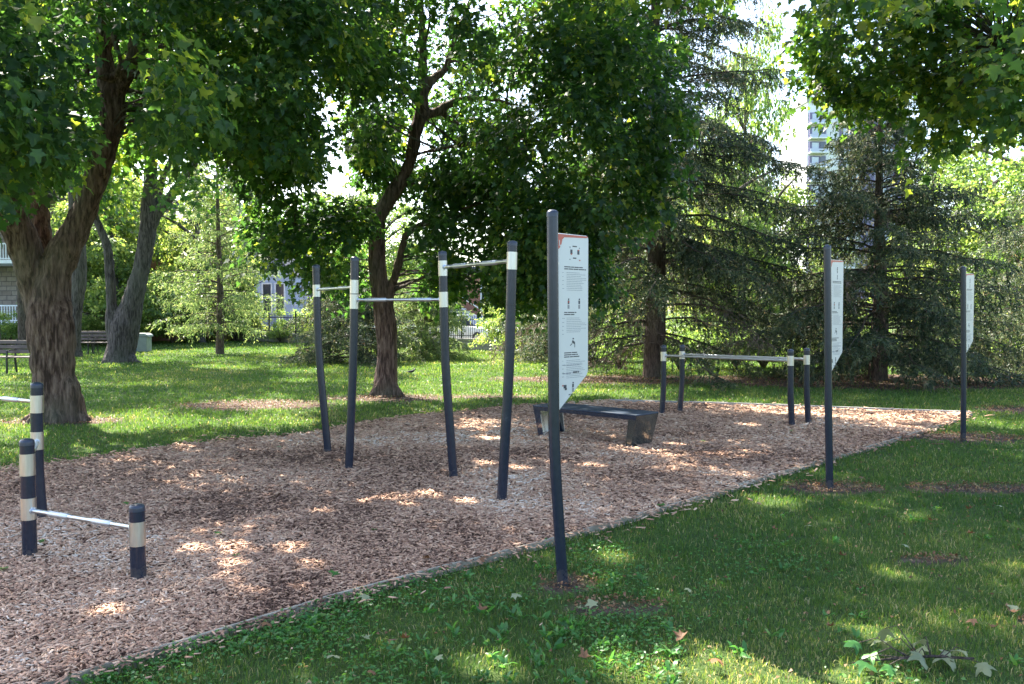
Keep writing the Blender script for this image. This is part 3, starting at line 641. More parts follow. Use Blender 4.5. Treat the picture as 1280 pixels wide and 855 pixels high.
# --- prototypes for background trees: built at the origin, then copied
def copy_tree(src, loc, rz=0, sc=1.0, label=None, group=None):
    r = src.copy(); COL.objects.link(r); r.location = loc; r.rotation_euler = (0, 0, rz); r.scale = sc if isinstance(sc, tuple) else (sc, sc, sc)
    if label: r['label'] = label
    if group: r['group'] = group
    for ch in list(src.children):
        c = ch.copy(); COL.objects.link(c); c.parent = r
        for g in list(ch.children):
            d = g.copy(); COL.objects.link(d); d.parent = c
    return r
def simple_tree(name, H, rad, z0, ncl, per, crad, size, mat, barkm, seed, tr=.2, label='x', cat='tree', kind='kite', lean=0):
    rng = np.random.RandomState(seed); t = empty(name, (0, 0, 0), label, cat); mb = MB(); nodes = []
    main = [(0, 0, -.1, tr * 1.7), (0, 0, .25, tr * 1.15)] + [(lean * f + .15 * rng.randn() * (f > .2), .15 * rng.randn() * (f > .2), H * f, tr * (1.05 - .95 * f)) for f in (.15, .3, .5, .7, .9)]
    nodes += limb(mb, main, 9, 4)[4:]
    for i in range(7):
        f = .3 + .07 * i; a = rng.rand() * 6.28; l = rad * (.5 + .3 * rng.rand())
        nodes += limb(mb, [(lean * f, 0, H * f, tr * .5), (lean * f + math.cos(a) * l * .45, math.sin(a) * l * .45, H * f + l * .35, tr * .35), (lean * f + math.cos(a) * l, math.sin(a) * l, H * f + l * .6, tr * .12)], 7, 3)[1:]
    mb.build('trunk', M[barkm], t, smooth=True)
    bl = []
    for i in range(9):
        f = z0 + (1 - z0) * (i + .5) / 9; a = rng.rand() * 6.28; prof = math.sin(math.pi * min(1, (f - z0) / (1 - z0) * .75 + .2)) ** .7
        bl.append(((math.cos(a) * rad * .45, math.sin(a) * rad * .45, H * f), (rad * .65 * prof, rad * .65 * prof, H * (1 - z0) * .16)))
    cen, ow = clumps_in(rng, bl, ncl, (), .35)
    twigs(rng, cen, nodes, None, every=3).build('twigs', M['bark_dark'], t)
    spray(rng, cen, ow, per, crad, .15, size, kind, M[mat], 'crown', t, 0, rand=.7)
    return t
def shrub(name, H, rad, ncl, per, crad, size, mat, seed, label='x', cat='shrub'):
    rng = np.random.RandomState(seed); t = empty(name, (0, 0, 0), label, cat); mb = MB(); nodes = []
    for i in range(9):
        a = rng.rand() * 6.28; l = rad * (.3 + .5 * rng.rand()); h = H * (.6 + .3 * rng.rand())
        nodes += limb(mb, [(0, 0, -.05, .035), (math.cos(a) * l * .4, math.sin(a) * l * .4, h * .5, .025), (math.cos(a) * l, math.sin(a) * l, h, .008)], 5, 3)
    mb.build('stem', M['bark_dark'], t, smooth=True)
    bl = [((math.cos(a) * rad * .42, math.sin(a) * rad * .42, H * z), (rad * .6, rad * .6, H * .3)) for a, z in ((0, .32), (2, .35), (4, .3), (1, .62), (3.2, .66), (5.1, .6), (0, .8))]
    cen, ow = clumps_in(rng, bl, ncl, (), .3)
    ow[:, 2] = np.abs(ow[:, 2]); cen[:, 2] = np.maximum(cen[:, 2], .12)
    spray(rng, cen, ow, per, crad, .1, size, 'kite', M[mat], 'foliage', t, 0, rand=.8)
    return t

def spruce(name, base, H, rad, z0, label, seed, tr=.22, mat='spruce', dens=1.0, step=.3, drop=.30, twl=.72, sliver=.10, group=None, taper=.75, az_bias=None, dead=.0, low=0, wide=.25):
    rng = np.random.RandomState(seed); t = empty(name, base, label, 'tree', group); mb = MB(); bb = MB()
    limb(mb, [(0, 0, -.1, tr * 1.5), (0, 0, .2, tr * 1.12), (.04, 0, H * .25, tr * .85), (-.03, .02, H * .6, tr * .45), (0, 0, H, .02)], 12, 5)
    S, E, DEADF = [], [], []
    z = z0
    while z < H - .3:
        nb = 4 + rng.randint(0, 3)
        a0 = rng.rand() * 6.28
        for j in range(nb):
            a = a0 + j * 2 * math.pi / nb + rng.randn() * .3; f = (z - z0) / (H - z0)
            Lb = rad * (1 - f) ** taper * (.65 + .5 * rng.rand()) * (1 if f > .06 else .75) + .25
            zz = z + rng.randn() * .1; up = .12 + .35 * f + rng.randn() * .08
            dirh = np.array([math.cos(a), math.sin(a), 0])
            prev = None; pts = []
            for q in range(7):
                tt = q / 6; pts.append(np.array([0, 0, zz]) + dirh * Lb * tt + np.array([0, 0, Lb * (up * tt - (drop + .28) * tt * tt + .22 * tt ** 3)]) + rng.randn(3) * .02 * Lb * tt)
            for q in pts: q[2] = max(q[2], .15)
            bb.tube([Vector(p) for p in pts], [max(.003, (.008 + .008 * Lb) * (1 - .9 * q / 6)) for q in range(7)], 5, cap=False)
            isdead = rng.rand() < dead + (low if z < 2.6 else 0)
            ntw = int(Lb / .07)
            for q in range(ntw):
                tt = .12 + .88 * (q + rng.rand()) / ntw; i0 = min(5, int(tt * 6)); p0 = pts[i0] + (pts[i0 + 1] - pts[i0]) * (tt * 6 - i0)
                sd = (-1) ** q; side = np.array([-math.sin(a), math.cos(a), 0]) * sd
                l = twl * (1.1 - .55 * tt) * (.5 + .8 * rng.rand()) * (.5 + .16 * Lb) * (1 if tt > .3 else .6)
                e = p0 + side * l * .7 + dirh * l * .5 + np.array([0, 0, -l * (.25 + .5 * rng.rand())])
                S.append(p0); E.append(e); DEADF.append(isdead or tt < .18)
                if rng.rand() < .75:
                    p1 = p0 + (e - p0) * (.35 + .5 * rng.rand()); e2 = p1 + np.array([rng.randn() * .08, rng.randn() * .08, -l * (.5 + .6 * rng.rand())]) + dirh * .05
                    S.append(p1); E.append(e2); DEADF.append(isdead or tt < .18)
        z += step * (.8 + .4 * rng.rand()) * (1 - .35 * (z / H))
    mb.build('trunk', M['bark_spruce'], t, smooth=True); bb.build('twigs', M['bark_dark'], t)
    S = np.array(S); E = np.array(E); DD = np.array(DEADF); ln = np.linalg.norm(E - S, axis=1)
    for flag, nm, mt, dn in ((False, 'crown', mat, 48 * dens), (True, 'dead_twigs', 'needlebrown', 16)):
        s_, e_, l_ = S[DD == flag], E[DD == flag], ln[DD == flag]
        if len(s_) == 0: continue
        cnt = np.maximum(3, (l_ * dn).astype(int)); ci = np.repeat(np.arange(len(s_)), cnt); n = len(ci); tt = rng.rand(n)
        ax = norm(e_ - s_)[ci]
        pos = s_[ci] + (e_ - s_)[ci] * tt[:, None] + rng.randn(n, 3) * .012
        d = ax * (.7 if not flag else 1.2) + rng.randn(n, 3) * .55; d[:, 2] -= .15
        sz = sliver * (.6 + .7 * rng.rand(n)) * (1.1 if not flag else 1.7)
        tn = np.clip(.38 + .2 * rng.randn(n) + .16 * rng.randn(len(s_))[ci] + .22 * (tt > .8), 0, .9); tn = np.where(rng.rand(n) < .03, 1, tn)
        leafmesh(nm, pos, d, rng.randn(n, 3), sz, tn, M[mt], 'sliver', t, wx=wide * (1 if not flag else .45))
    return t
spruce('spruce_tree', G(818, 470), 15.5, 4.5, 1.1, 'tall spruce with straight brown trunk behind the sit-up bench', 21, tr=.27, dens=1.0, step=.36, dead=.10, taper=.5, low=.4)
spruce('spruce_tree', G(1097, 474), 7.9, 4.3, .5, 'broad grey green spruce behind the right-hand sign posts', 22, tr=.21, dens=1.0, taper=1.0, dead=.08, drop=.24)
spruce('spruce_tree', (15.2, 23.5, 0), 7.0, 3.4, .3, 'spruce at the right edge in front of the iron fence', 23, tr=.18, dens=.8, taper=.7)
spruce('larch_tree', G(275, 442), 9.5, 2.6, 1.3, 'thin dark trunked larch with airy light green needles on the far lawn', 24, tr=.15, mat='larch', dens=.38, step=.46, drop=.12, sliver=.12)
spruce('young_spruce_tree', G(440, 452), 3.4, 2.3, .15, 'low spreading young spruce left of the leaning maple trunk', 25, tr=.09, dens=.8, taper=.5, step=.22, sliver=.1)
spruce('young_spruce_tree', G(532, 447), 3.3, 2.0, .15, 'low young spruce just right of the leaning maple trunk', 26, tr=.09, mat='larch', dens=.8, taper=.5, step=.22, sliver=.1)
spruce('young_spruce_tree', G(700, 450), 3.4, 2.0, .15, 'low young spruce beside the sunlit bush and the nearest sign post', 27, tr=.09, dens=.7, taper=.6, step=.25, sliver=.1)

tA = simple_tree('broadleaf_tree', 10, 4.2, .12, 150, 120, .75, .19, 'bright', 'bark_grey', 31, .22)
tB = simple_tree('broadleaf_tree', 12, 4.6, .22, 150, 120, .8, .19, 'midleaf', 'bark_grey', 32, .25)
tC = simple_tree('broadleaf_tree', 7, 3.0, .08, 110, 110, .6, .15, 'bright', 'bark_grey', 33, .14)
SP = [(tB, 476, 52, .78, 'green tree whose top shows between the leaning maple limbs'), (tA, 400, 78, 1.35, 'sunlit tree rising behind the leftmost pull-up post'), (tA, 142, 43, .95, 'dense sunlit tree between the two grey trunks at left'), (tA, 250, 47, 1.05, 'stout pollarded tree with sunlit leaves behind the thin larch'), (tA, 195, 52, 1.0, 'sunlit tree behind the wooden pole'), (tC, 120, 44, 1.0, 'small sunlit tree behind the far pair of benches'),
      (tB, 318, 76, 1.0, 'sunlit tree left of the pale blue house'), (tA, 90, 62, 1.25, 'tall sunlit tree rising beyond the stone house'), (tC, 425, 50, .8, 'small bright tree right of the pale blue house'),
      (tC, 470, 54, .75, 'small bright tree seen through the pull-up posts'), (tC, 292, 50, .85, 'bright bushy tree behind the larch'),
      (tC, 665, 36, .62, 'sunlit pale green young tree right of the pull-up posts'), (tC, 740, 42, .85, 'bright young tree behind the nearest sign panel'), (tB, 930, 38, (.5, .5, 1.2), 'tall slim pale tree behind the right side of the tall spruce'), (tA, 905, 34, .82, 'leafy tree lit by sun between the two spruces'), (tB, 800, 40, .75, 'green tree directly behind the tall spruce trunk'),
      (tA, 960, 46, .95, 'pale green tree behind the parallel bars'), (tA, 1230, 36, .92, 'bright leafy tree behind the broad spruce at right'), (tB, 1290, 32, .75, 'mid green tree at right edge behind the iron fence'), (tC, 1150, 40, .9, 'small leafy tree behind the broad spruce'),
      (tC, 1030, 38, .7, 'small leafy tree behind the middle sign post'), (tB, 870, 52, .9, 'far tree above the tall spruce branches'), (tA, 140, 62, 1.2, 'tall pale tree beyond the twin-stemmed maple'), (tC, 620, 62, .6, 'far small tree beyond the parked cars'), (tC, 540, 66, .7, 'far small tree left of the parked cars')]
used = set(); rr = random.Random(4)
for src, u, Y, sc, lab in SP:
    loc = Vector(((u - CX) / F * Y, Y, 0))
    if src.name not in used:
        used.add(src.name); src.location = loc; src.scale = (sc,) * 3; src['label'] = lab; src['group'] = 'trees behind the lawn'
    else: copy_tree(src, loc, rr.random() * 6.28, sc, lab, 'trees behind the lawn')
# dark trunks behind the forked maple
def plain_tree(u, v, pts, label, bl, seed, barkm='bark_grey', mat='midleaf', nc=36):
    b = G(u, v); l = [px_limb(b.y, pts, b)]
    big_tree('maple_tree', b, l, bl, nc, 90, .8, .18, 'kite', label, barkm, mat, voxel=.06, amp=.02, seed=seed, tw=4)
plain_tree(93, 445, [(93, 449, 0, .33), (93, 430, 0, .24), (95, 390, 0, .24), (99, 350, 0, .27), (98, 310, 0, .26), (92, 250, 0, .2), (96, 180, 0, .16)], 'grey trunked maple half hidden behind the forked maple', [((-17.5, 34, 10.5), (4, 4, 3), 20)], 41)
plain_tree(31, 437, [(31, 440, 0, .38), (31, 425, 0, .28), (29, 380, 0, .24), (27, 330, 0, .22), (22, 270, 0, .2)], 'dark trunked tree between the forked maple and the stone house', [((-22, 38.5, 10.5), (4, 4, 3), 20)], 42, 'bark_dark')
plain_tree(-6, 440, [(-6, 443, 0, .3), (-6, 420, 0, .22), (-8, 370, 0, .18), (-8, 330, 0, .18), (-6, 300, 0, .18)], 'dark tree cut by the left edge of the picture', [((-21.5, 36, 10), (3, 3, 2.6), 20)], 43, 'bark_dark')

# shrubs
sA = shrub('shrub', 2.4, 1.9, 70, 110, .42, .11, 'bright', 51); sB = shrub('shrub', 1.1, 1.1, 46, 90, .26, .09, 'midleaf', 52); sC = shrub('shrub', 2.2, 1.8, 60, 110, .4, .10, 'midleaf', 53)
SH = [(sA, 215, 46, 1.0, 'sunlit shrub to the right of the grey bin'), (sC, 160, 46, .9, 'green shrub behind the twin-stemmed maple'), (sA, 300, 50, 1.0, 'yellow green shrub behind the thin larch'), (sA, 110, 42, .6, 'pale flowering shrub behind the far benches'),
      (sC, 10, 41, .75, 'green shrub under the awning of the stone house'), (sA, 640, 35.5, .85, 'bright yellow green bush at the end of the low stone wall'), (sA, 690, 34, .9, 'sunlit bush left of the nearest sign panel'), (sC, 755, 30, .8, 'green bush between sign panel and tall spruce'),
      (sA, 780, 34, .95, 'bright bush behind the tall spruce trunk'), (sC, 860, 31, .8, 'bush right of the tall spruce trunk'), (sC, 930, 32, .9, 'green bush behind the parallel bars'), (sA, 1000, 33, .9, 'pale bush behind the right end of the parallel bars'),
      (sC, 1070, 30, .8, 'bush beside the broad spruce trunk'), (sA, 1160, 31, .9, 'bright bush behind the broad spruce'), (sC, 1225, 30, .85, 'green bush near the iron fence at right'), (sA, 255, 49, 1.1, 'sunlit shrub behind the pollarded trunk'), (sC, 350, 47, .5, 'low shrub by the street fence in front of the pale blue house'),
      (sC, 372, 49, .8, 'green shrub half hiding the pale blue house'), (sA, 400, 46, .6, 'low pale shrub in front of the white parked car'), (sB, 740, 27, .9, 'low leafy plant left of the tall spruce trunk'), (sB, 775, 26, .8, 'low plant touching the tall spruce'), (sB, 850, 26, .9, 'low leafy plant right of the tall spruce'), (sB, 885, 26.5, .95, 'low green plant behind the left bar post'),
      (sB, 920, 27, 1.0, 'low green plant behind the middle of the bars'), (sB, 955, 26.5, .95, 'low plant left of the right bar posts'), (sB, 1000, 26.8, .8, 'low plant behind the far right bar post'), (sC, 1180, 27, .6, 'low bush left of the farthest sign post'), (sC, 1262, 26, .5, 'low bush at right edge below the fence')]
for src, u, Y, sc, lab in SH:
    loc = Vector(((u - CX) / F * Y, Y, 0))
    if ('s' + src.name) not in used:
        used.add('s' + src.name); src.location = loc; src.scale = (sc,) * 3; src['label'] = lab; src['group'] = 'shrubs around the lawn'
    else: copy_tree(src, loc, rr.random() * 6.28, sc, lab, 'shrubs around the lawn')

# ---------------------------------------------------------------- low wall, iron fence, street
W0, W1 = Vector((-30.0, 62.1, 0)), Vector((16.0, 24.1, 0)); WD = (W1 - W0).normalized(); WN = Vector((-WD.y, WD.x, 0)); WA = math.atan2(WD.y, WD.x); WLn = (W1 - W0).length
mb = MB(); mb.box((0, 0, .2), (WLn, .35, .42)); mb.box((0, 0, .44), (WLn + .06, .42, .07))
wl = mb.build('stone_wall', M['greystone']); wl.location = (W0 + W1) / 2; wl.rotation_euler = (0, 0, WA); tag(wl, 'low grey stone wall along the street behind the lawn', 'wall')
ft = empty('iron_fence', (W0 + W1) / 2 + Vector((0, 0, .475)), 'black iron picket fence standing on the low stone wall', 'fence', rz=WA)
mb = MB(); mb.box((0, 0, .12), (WLn, .03, .035)); mb.box((0, 0, .85), (WLn, .03, .035)); mb.build('rail', M['iron'], ft)
mb = MB(); x = -WLn / 2
while x < WLn / 2: mb.box((x, 0, .5), (.018, .018, 1.0)); x += .13
o = mb.build('pickets', M['iron'], ft); o['kind'] = 'stuff'
x = -WLn / 2; i = 0
pm = MB(); pm.box((0, 0, .55), (.06, .06, 1.15)); pm.lathe((0, 0, 1.12), [(.02, 0), (.045, .03), (.03, .07), (.005, .1)], 8)
p0 = pm.build('fence_post', M['iron'], ft); p0.location = (x, 0, 0); x += 2.4
while x < WLn / 2:
    c = p0.copy(); COL.objects.link(c); c.parent = ft; c.location = (x, 0, 0); x += 2.4
def strip(name, d0, d1, z, mat):
    mb = MB(); a = W0 - WD * 120 + WN * d0; b = W1 + WD * 120 + WN * d0; c = W1 + WD * 120 + WN * d1; d = W0 - WD * 120 + WN * d1
    mb.add([(p.x, p.y, z) for p in (a, b, c, d)], [(0, 1, 2, 3)]); o = mb.build(name, mat); o['kind'] = 'structure'; return o
if WN.y < 0: WN = -WN
strip('sidewalk', .5, 2.6, .01, M['concrete']); strip('road', 2.8, 11, .006, M['asphalt']); strip('far_sidewalk', 11.2, 13.2, .01, M['concrete'])
mb = MB(); mb.box((0, 0, .05), (WLn + 200, .18, .15)); kb = mb.build('kerb', M['concrete']); kb.location = (W0 + W1) / 2 + WN * 2.7; kb.rotation_euler = (0, 0, WA); kb['kind'] = 'structure'

def car(loc, rz, paint, label, suv=False):
    t = empty('parked_car', loc, label, 'car', 'cars parked along the street', rz)
    h = 1.0 if not suv else 1.15
    low = [(-2.2, .28), (-2.25, .55), (-2.18, .85 * h), (-1.9, .93 * h), (-1.0, .97 * h), (1.0, .93 * h), (1.9, .8 * h), (2.2, .6), (2.2, .3)]
    R4 = Matrix.Rotation(math.pi / 2, 4, 'X')
    mb = MB(); mb.prism(low, Matrix.Translation((0, .86, 0)) @ R4, 1.72); mb.build('body', paint, t, bevel=.05, smooth=True)
    top = 1.45 if not suv else 1.7
    cab = [(-1.75 if suv else -1.5, .95 * h), (-1.5 if suv else -.95, top), (.35, top), (1.15, .93 * h)]
    mb = MB(); mb.prism(cab, Matrix.Translation((0, .74, 0)) @ R4, 1.48); mb.build('cabin_glass', M['glass'], t, bevel=.04)
    mb = MB(); mb.box(((-1.5 if suv else -.95) / 2 + .17, 0, top + .01), (1.3 if not suv else 1.9, 1.4, .05)); mb.build('roof', paint, t, bevel=.02)
    for px in (-1.35, 1.4):
        for sy in (-1, 1):
            mb = MB(); mb.tube([(px, sy * .68, .33), (px, sy * .88, .33)], .33, 18); wh = mb.build('wheel', M['rubber'], t)
            mb = MB(); mb.tube([(px, sy * .87, .33), (px, sy * .895, .33)], .2, 14); mb.build('rim', M['steel'], wh)
    for sy in (-1, 1):
        mb = MB(); mb.box((-2.2, sy * .68, .78 * h), (.1, .26, .16)); mb.build('tail_light', M['red'], t)
        mb = MB(); mb.box((2.12, sy * .62, .64), (.16, .3, .13)); mb.build('headlight', M['curtain'], t)
PW = flat('white_car_paint', (.7, .71, .73), .25, coat=.6, nz=.02); PD = flat('dark_car_paint', (.03, .03, .045), .25, coat=.6); PG = flat('silver_car_paint', (.5, .52, .50), .25, coat=.6, nz=.03)
def on_street(u, d):      # where the view ray of column u meets the line d metres behind the wall
    m = (u - CX) / F; A = W0 + WN * d; t = (A.x - m * A.y) / (m * WD.y - WD.x); return A + WD * t
car(on_street(585, 4.2), WA, PG, 'silver car parked behind the low stone wall')
car(on_street(566, 8.6), WA, PD, 'dark estate car on the far side of the street', True)
car(on_street(388, 3.9), WA + math.pi, PW, 'white car with red tail light seen left of the pull-up posts')
car(on_street(490, 4.0), WA, PW, 'white car glimpsed through the young spruces')

# ---------------------------------------------------------------- buildings
def window(t, x, y, z, w_, h_, rz=0, frame='white', glass='glass', depth=.1):
    mb = MB(); 
    for s_ in (-1, 1):
        mb.box((x + s_ * (w_ / 2), y, z), (.1, depth, h_ + .1)); mb.box((x, y - .005, z + s_ * (h_ / 2)), (w_ - .1, depth, .1))
    mb.box((x, y - .01, z), (w_ - .1, depth * .6, .05))
    f = mb.build('window', M[frame], t); mb = MB(); mb.box((x, y + .02, z), (w_ - .08, depth * .4, h_ - .08)); mb.build('pane', M[glass], f); return f
# stone house with galleries, far left
st = empty('stone_house', (-23.8, 45.5, 0), 'grey stone house with white railed galleries behind the trees at left', 'house', rz=R(-8))
mb = MB(); mb.box((-7, 5, 3.9), (18, 8, 7.8)); mb.build('wall', M['stone'], st)
mb = MB(); mb.box((2.9, 5.4, 2.2), (1.8, 7, 4.4)); mb.build('side_wing', M['brick'], st)
mb = MB(); mb.box((-7, 5, 8.1), (18.6, 8.8, .6)); mb.build('roof', M['slate'], st)
for x in (-14, -10, -6, -1.2, .7):
    for z in (2.6, 6.0): window(st, x, .95, z, 1.1, 1.9, glass='curtain')
for z, nm in ((1.05, 'lower_gallery'), (4.15, 'upper_gallery')):
    mb = MB(); mb.box((-7, -.35, z), (17.6, 2.6, .18)); g = mb.build(nm, M['white'], st)
    mb = MB(); mb.box((-7, -1.55, z + .9), (17.6, .07, .07)); mb.box((-7, -1.55, z + .16), (17.6, .07, .05)); x = -15.7
    while x < 1.8: mb.box((x, -1.55, z + .5), (.045, .045, .78)); x += .15
    mb.build('railing', M['white'], g)
for x in (-15.7, -11.3, -7, -2.6, 1.7):
    mb = MB(); mb.box((x, -1.55, 3.9), (.16, .16, 7.6)); mb.build('column', M['white'], st)
mb = MB(); mb.box((-7, -1.0, 7.7), (17.9, 4, .22)); mb.build('gallery_roof', M['slate'], st)
mb = MB(); mb.prism([(0, 0), (1.0, -.35), (1.0, -.4), (0, -.05)], Matrix.Translation((-15.8, -1.7, .95)) @ Matrix.Rotation(-math.pi / 2, 4, 'Z') @ Matrix.Rotation(math.pi / 2, 4, 'X'), -17.6) ; mb.build('awning', M['awning'], st)

# pale blue gabled house across the street
ph = empty('gabled_house', Vector(((344 - CX) / F * 66, 66, 0)), 'pale blue gabled house front glimpsed across the street', 'house', rz=R(-12))
mb = MB(); mb.prism([(-1.7, 0), (1.7, 0), (1.7, 4.2), (0, 5.9), (-1.7, 4.2)], Matrix.Translation((0, 0, 0)) @ Matrix.Rotation(math.pi / 2, 4, 'X'), -9.0); mb.build('wall', M['paleblue'], ph)
mb = MB()
for s_ in (-1, 1): mb.box((s_ * .95, 4.2, 5.2), (2.7, 9.8, .14), 0, Matrix.Rotation(s_ * R(45), 4, 'Y'))
mb.build('roof', M['slate'], ph)
mb = MB(); mb.box((-4.6, 4.5, 2.6), (5.6, 8, 5.2)); mb.build('side_wing', M['brick'], ph)
for x in (-.6, .45): window(ph, x, -.06, 2.6, .75, 2.2)
window(ph, 0, -.06, 4.7, .7, .8); window(ph, -4.4, .44, 2.4, 1.2, 1.8)
# brick row across the street
rh = empty('brick_row_house', Vector(((560 - CX) / F * 66, 66, 0)), 'red brick row house with pale bays beyond the parked cars', 'house', rz=R(-12))
mb = MB(); mb.box((0, 5, 2.3), (19, 9, 4.6)); mb.build('wall', M['brick'], rh)
mb = MB(); mb.box((0, 5, 4.75), (19.6, 9.6, .4)); mb.build('cornice', M['slate'], rh)
for x in (-8.6, -2.8, 0, 3, 6, 8.6):
    window(rh, x, .45, 2.6, 1.1, 1.9)
mb = MB()
for i in range(9): mb.box((1.2 + i * .32, -.4, 1.8 - i * .2), (.34, 1.2, .08))
mb.tube([(1.1, -1.0, 2.8), (4.0, -1.0, 1.0)], .05, 6); mb.tube([(1.1, -1.0, 2.0), (4.0, -1.0, .1)], .05, 6); mb.build('staircase', M['white'], rh)
mb = MB(); mb.box((-5.5, .1, 2.2), (2.6, .9, 4.4)); mb.build('bay', M['white'], rh)

# apartment tower
tw_ = empty('apartment_tower', (60.2, 180, 0), 'pale concrete apartment tower with recessed balconies far away at upper right', 'building', rz=R(4))
mb = MB(); mb.box((10.6, 8, 22), (21, 14, 44)); mb.build('wall', M['towerwall'], tw_)
mb = MB(); mb.box((12.8, .9, 22), (3.0, .5, 44)); mb.box((19.5, .9, 22), (2.2, .5, 44)); mb.build('brick_panel', M['towerbrick'], tw_)
mb = MB(); mb.box((10.6, 8, 44.4), (21.6, 14.6, .8)); mb.build('roof', M['concrete'], tw_)
z = 1.5
while z < 42:
    for x in (2.1, 8.6, 16.5):
        mb = MB(); mb.box((x, .75, z + 1.2), (3.5, .55, 2.3)); b_ = mb.build('balcony', M['towerbrick'], tw_)
        mb = MB(); mb.box((x - .5, .42, z + 1.35), (1.4, .1, 1.5)); mb.build('pane', M['curtain'], b_)
        mb = MB(); mb.box((x + 1.0, .42, z + 1.25), (1.0, .1, 1.9)); mb.build('door', M['glass'], b_)
        mb = MB(); mb.box((x, -.1, z + .45), (3.5, .12, .75)); mb.build('railing', M['galv'], b_)
        mb = MB(); mb.box((x, .1, z), (3.7, 1.6, .2)); mb.build('slab', M['towerwall'], b_)
    z += 2.92

# ---------------------------------------------------------------- fitness equipment
CAPR = .046
def post(parent, base, kink, top, r, bands, name='post', rings=(), sink=.12):
    """bent tube from base through kink (straight above it) to top; bands: (z0, z1)"""
    base, kink, top = Vector(base), Vector(kink), Vector(top)
    d1 = (kink - base).normalized(); d2 = (top - kink).normalized(); Lb = (kink - base).length
    pts = [base - d1 * sink, base]
    bl = min(.30, Lb * .35)
    a, b = kink - d1 * bl, kink + d2 * bl
    pts.append(base.lerp(a, .5))
    for i in range(8):
        t = i / 7; pts.append(a * (1 - t) ** 2 + kink * 2 * t * (1 - t) + b * t * t)
    pts.append(b.lerp(top, .5)); pts.append(top - d2 * .035)
    mb = MB(); mb.tube(pts, r, 28); o = mb.build(name, M['post'], parent, smooth=True)
    mb = MB(); prof = [(0, 1.02), (.012, 1.02), (.02, 1.0), (.03, .9), (.036, .72), (.041, .4), (.043, .05)]
    mb.tube([top - d2 * .045] + [top - d2 * .035 + d2 * z * .9 for z, _ in prof[1:]], [r * 1.03] + [r * q for _, q in prof[1:]], 28); mb.build('cap', M['navy'], o, smooth=True)
    def at(z):
        t = (z - kink.z) / (top.z - kink.z) if z > kink.z else 0
        if z > kink.z: return kink.lerp(top, t)
        return base.lerp(kink, (z - base.z) / (kink.z - base.z))
    for z0, z1 in bands:
        mb = MB(); mb.tube([at(z0), at(z1)], r * 1.045, 32); mb.build('band', M['steel'], o, smooth=True)
    for z in rings:
        mb = MB(); mb.tube([at(z - .004), at(z + .004)], r * 1.025, 28); mb.build('seam', M['iron'], o)
    return at
def bar(parent, a, b, r=.017, grips=((.16, .36), (.62, .82))):
    a, b = Vector(a), Vector(b); mb = MB(); mb.tube([a, b], r, 16); o = mb.build('bar', M['bar'], parent, smooth=True)
    for p, q in ((a, b), (b, a)):
        dd = (q - p).normalized(); mb = MB(); mb.tube([p - dd * .01, p + dd * .012], r * 1.55, 16); mb.build('collar', M['grip'], o)
    for g0, g1 in grips:
        mb = MB(); p, q = a.lerp(b, g0), a.lerp(b, g1); mb.tube([p, p.lerp(q, .03), p.lerp(q, .97), q], [r * 1.05, r * 1.3, r * 1.3, r * 1.05], 16); mb.build('grip', M['grip'], o, smooth=True)
    return o
def pz(v, Y): return CH + (HZ - v) * Y / F
# pull-up station
orig = G(520, 590)
pu = empty('pull_up_station', orig, 'navy pull-up station of four bent posts and three steel bars in the wood chips', 'pull-up bars')
def loc(p): return Vector(p) - orig
data = [((410, 565), (398, 438), (395, 331)), ((436, 587), (442, 440), (443.5, 321)), ((567, 596), (556.5, 455), (553, 314)), ((627, 627), (636.5, 460), (640.5, 301))]
bandpx = [((371, 356),), ((386, 368), (367, 350)), ((384, 365), (345, 326)), ((337, 315),)]
ringpx = [(386, 340), (326,), (), (381,)]
ats = []
for (b_, k_, t_), bd, rg in zip(data, bandpx, ringpx):
    g = G(*b_); Y = g.y
    kk, tt = P(*k_, Y), P(*t_, Y)
    bands = [((P(0, v0, Y).z), P(0, v1, Y).z) for v0, v1 in bd]
    ats.append(post(pu, loc(g), loc(kk), loc(tt), .046, bands, rings=[P(0, v, Y).z for v in rg]))
def h_at(u, v, Y): return P(u, v, Y).z
zA, zB, zC = 1.995, 1.855, 2.19
def between(at1, at2, z, r=.046):
    a, b = at1(z), at2(z); d = (b - a).normalized(); return a + d * r * .9, b - d * r * .9
bar(pu, *between(ats[0], ats[1], zA), r=.016); bar(pu, *between(ats[1], ats[2], zB), r=.016, grips=((.1, .36), (.64, .9))); bar(pu, *between(ats[2], ats[3], zC), r=.018)
# low push-up station at left
orig = G(60, 690)
ps = empty('push_up_station', orig, 'low navy push-up station with banded posts and stepped steel bars at left', 'push-up bars')
data = [((52, 649), (46.5, 585), (46, 478), ((561.6, 539.5), (515.8, 494)), ()), ((37.5, 694), (36, 650), (33.5, 548.5), ((649, 622), (594, 567)), ()), ((173.5, 722), (172.5, 700), (171, 630), ((681.5, 651.5),), ())]
at2 = []
for b_, k_, t_, bd, rg in data:
    g = G(*b_); Y = g.y; at2.append(post(ps, loc(g), loc(P(*k_, Y)), loc(P(*t_, Y)), .049, [(P(0, v0, Y).z, P(0, v1, Y).z) for v0, v1 in bd]))
g0 = Vector((-5.05, 7.95, 0)); at0 = post(ps, loc(g0), loc(g0 + Vector((0, 0, .6))), loc(g0 + Vector((0, 0, 1.25))), .049, [(.9, 1.06)])
bar(ps, *between(at2[1], at2[2], .325, .049), r=.0165, grips=((.18, .38), (.62, .80))); bar(ps, *between(at2[0], at2[1], .655, .049), r=.0165); bar(ps, *between(at0, at2[0], .985, .049), r=.0165)
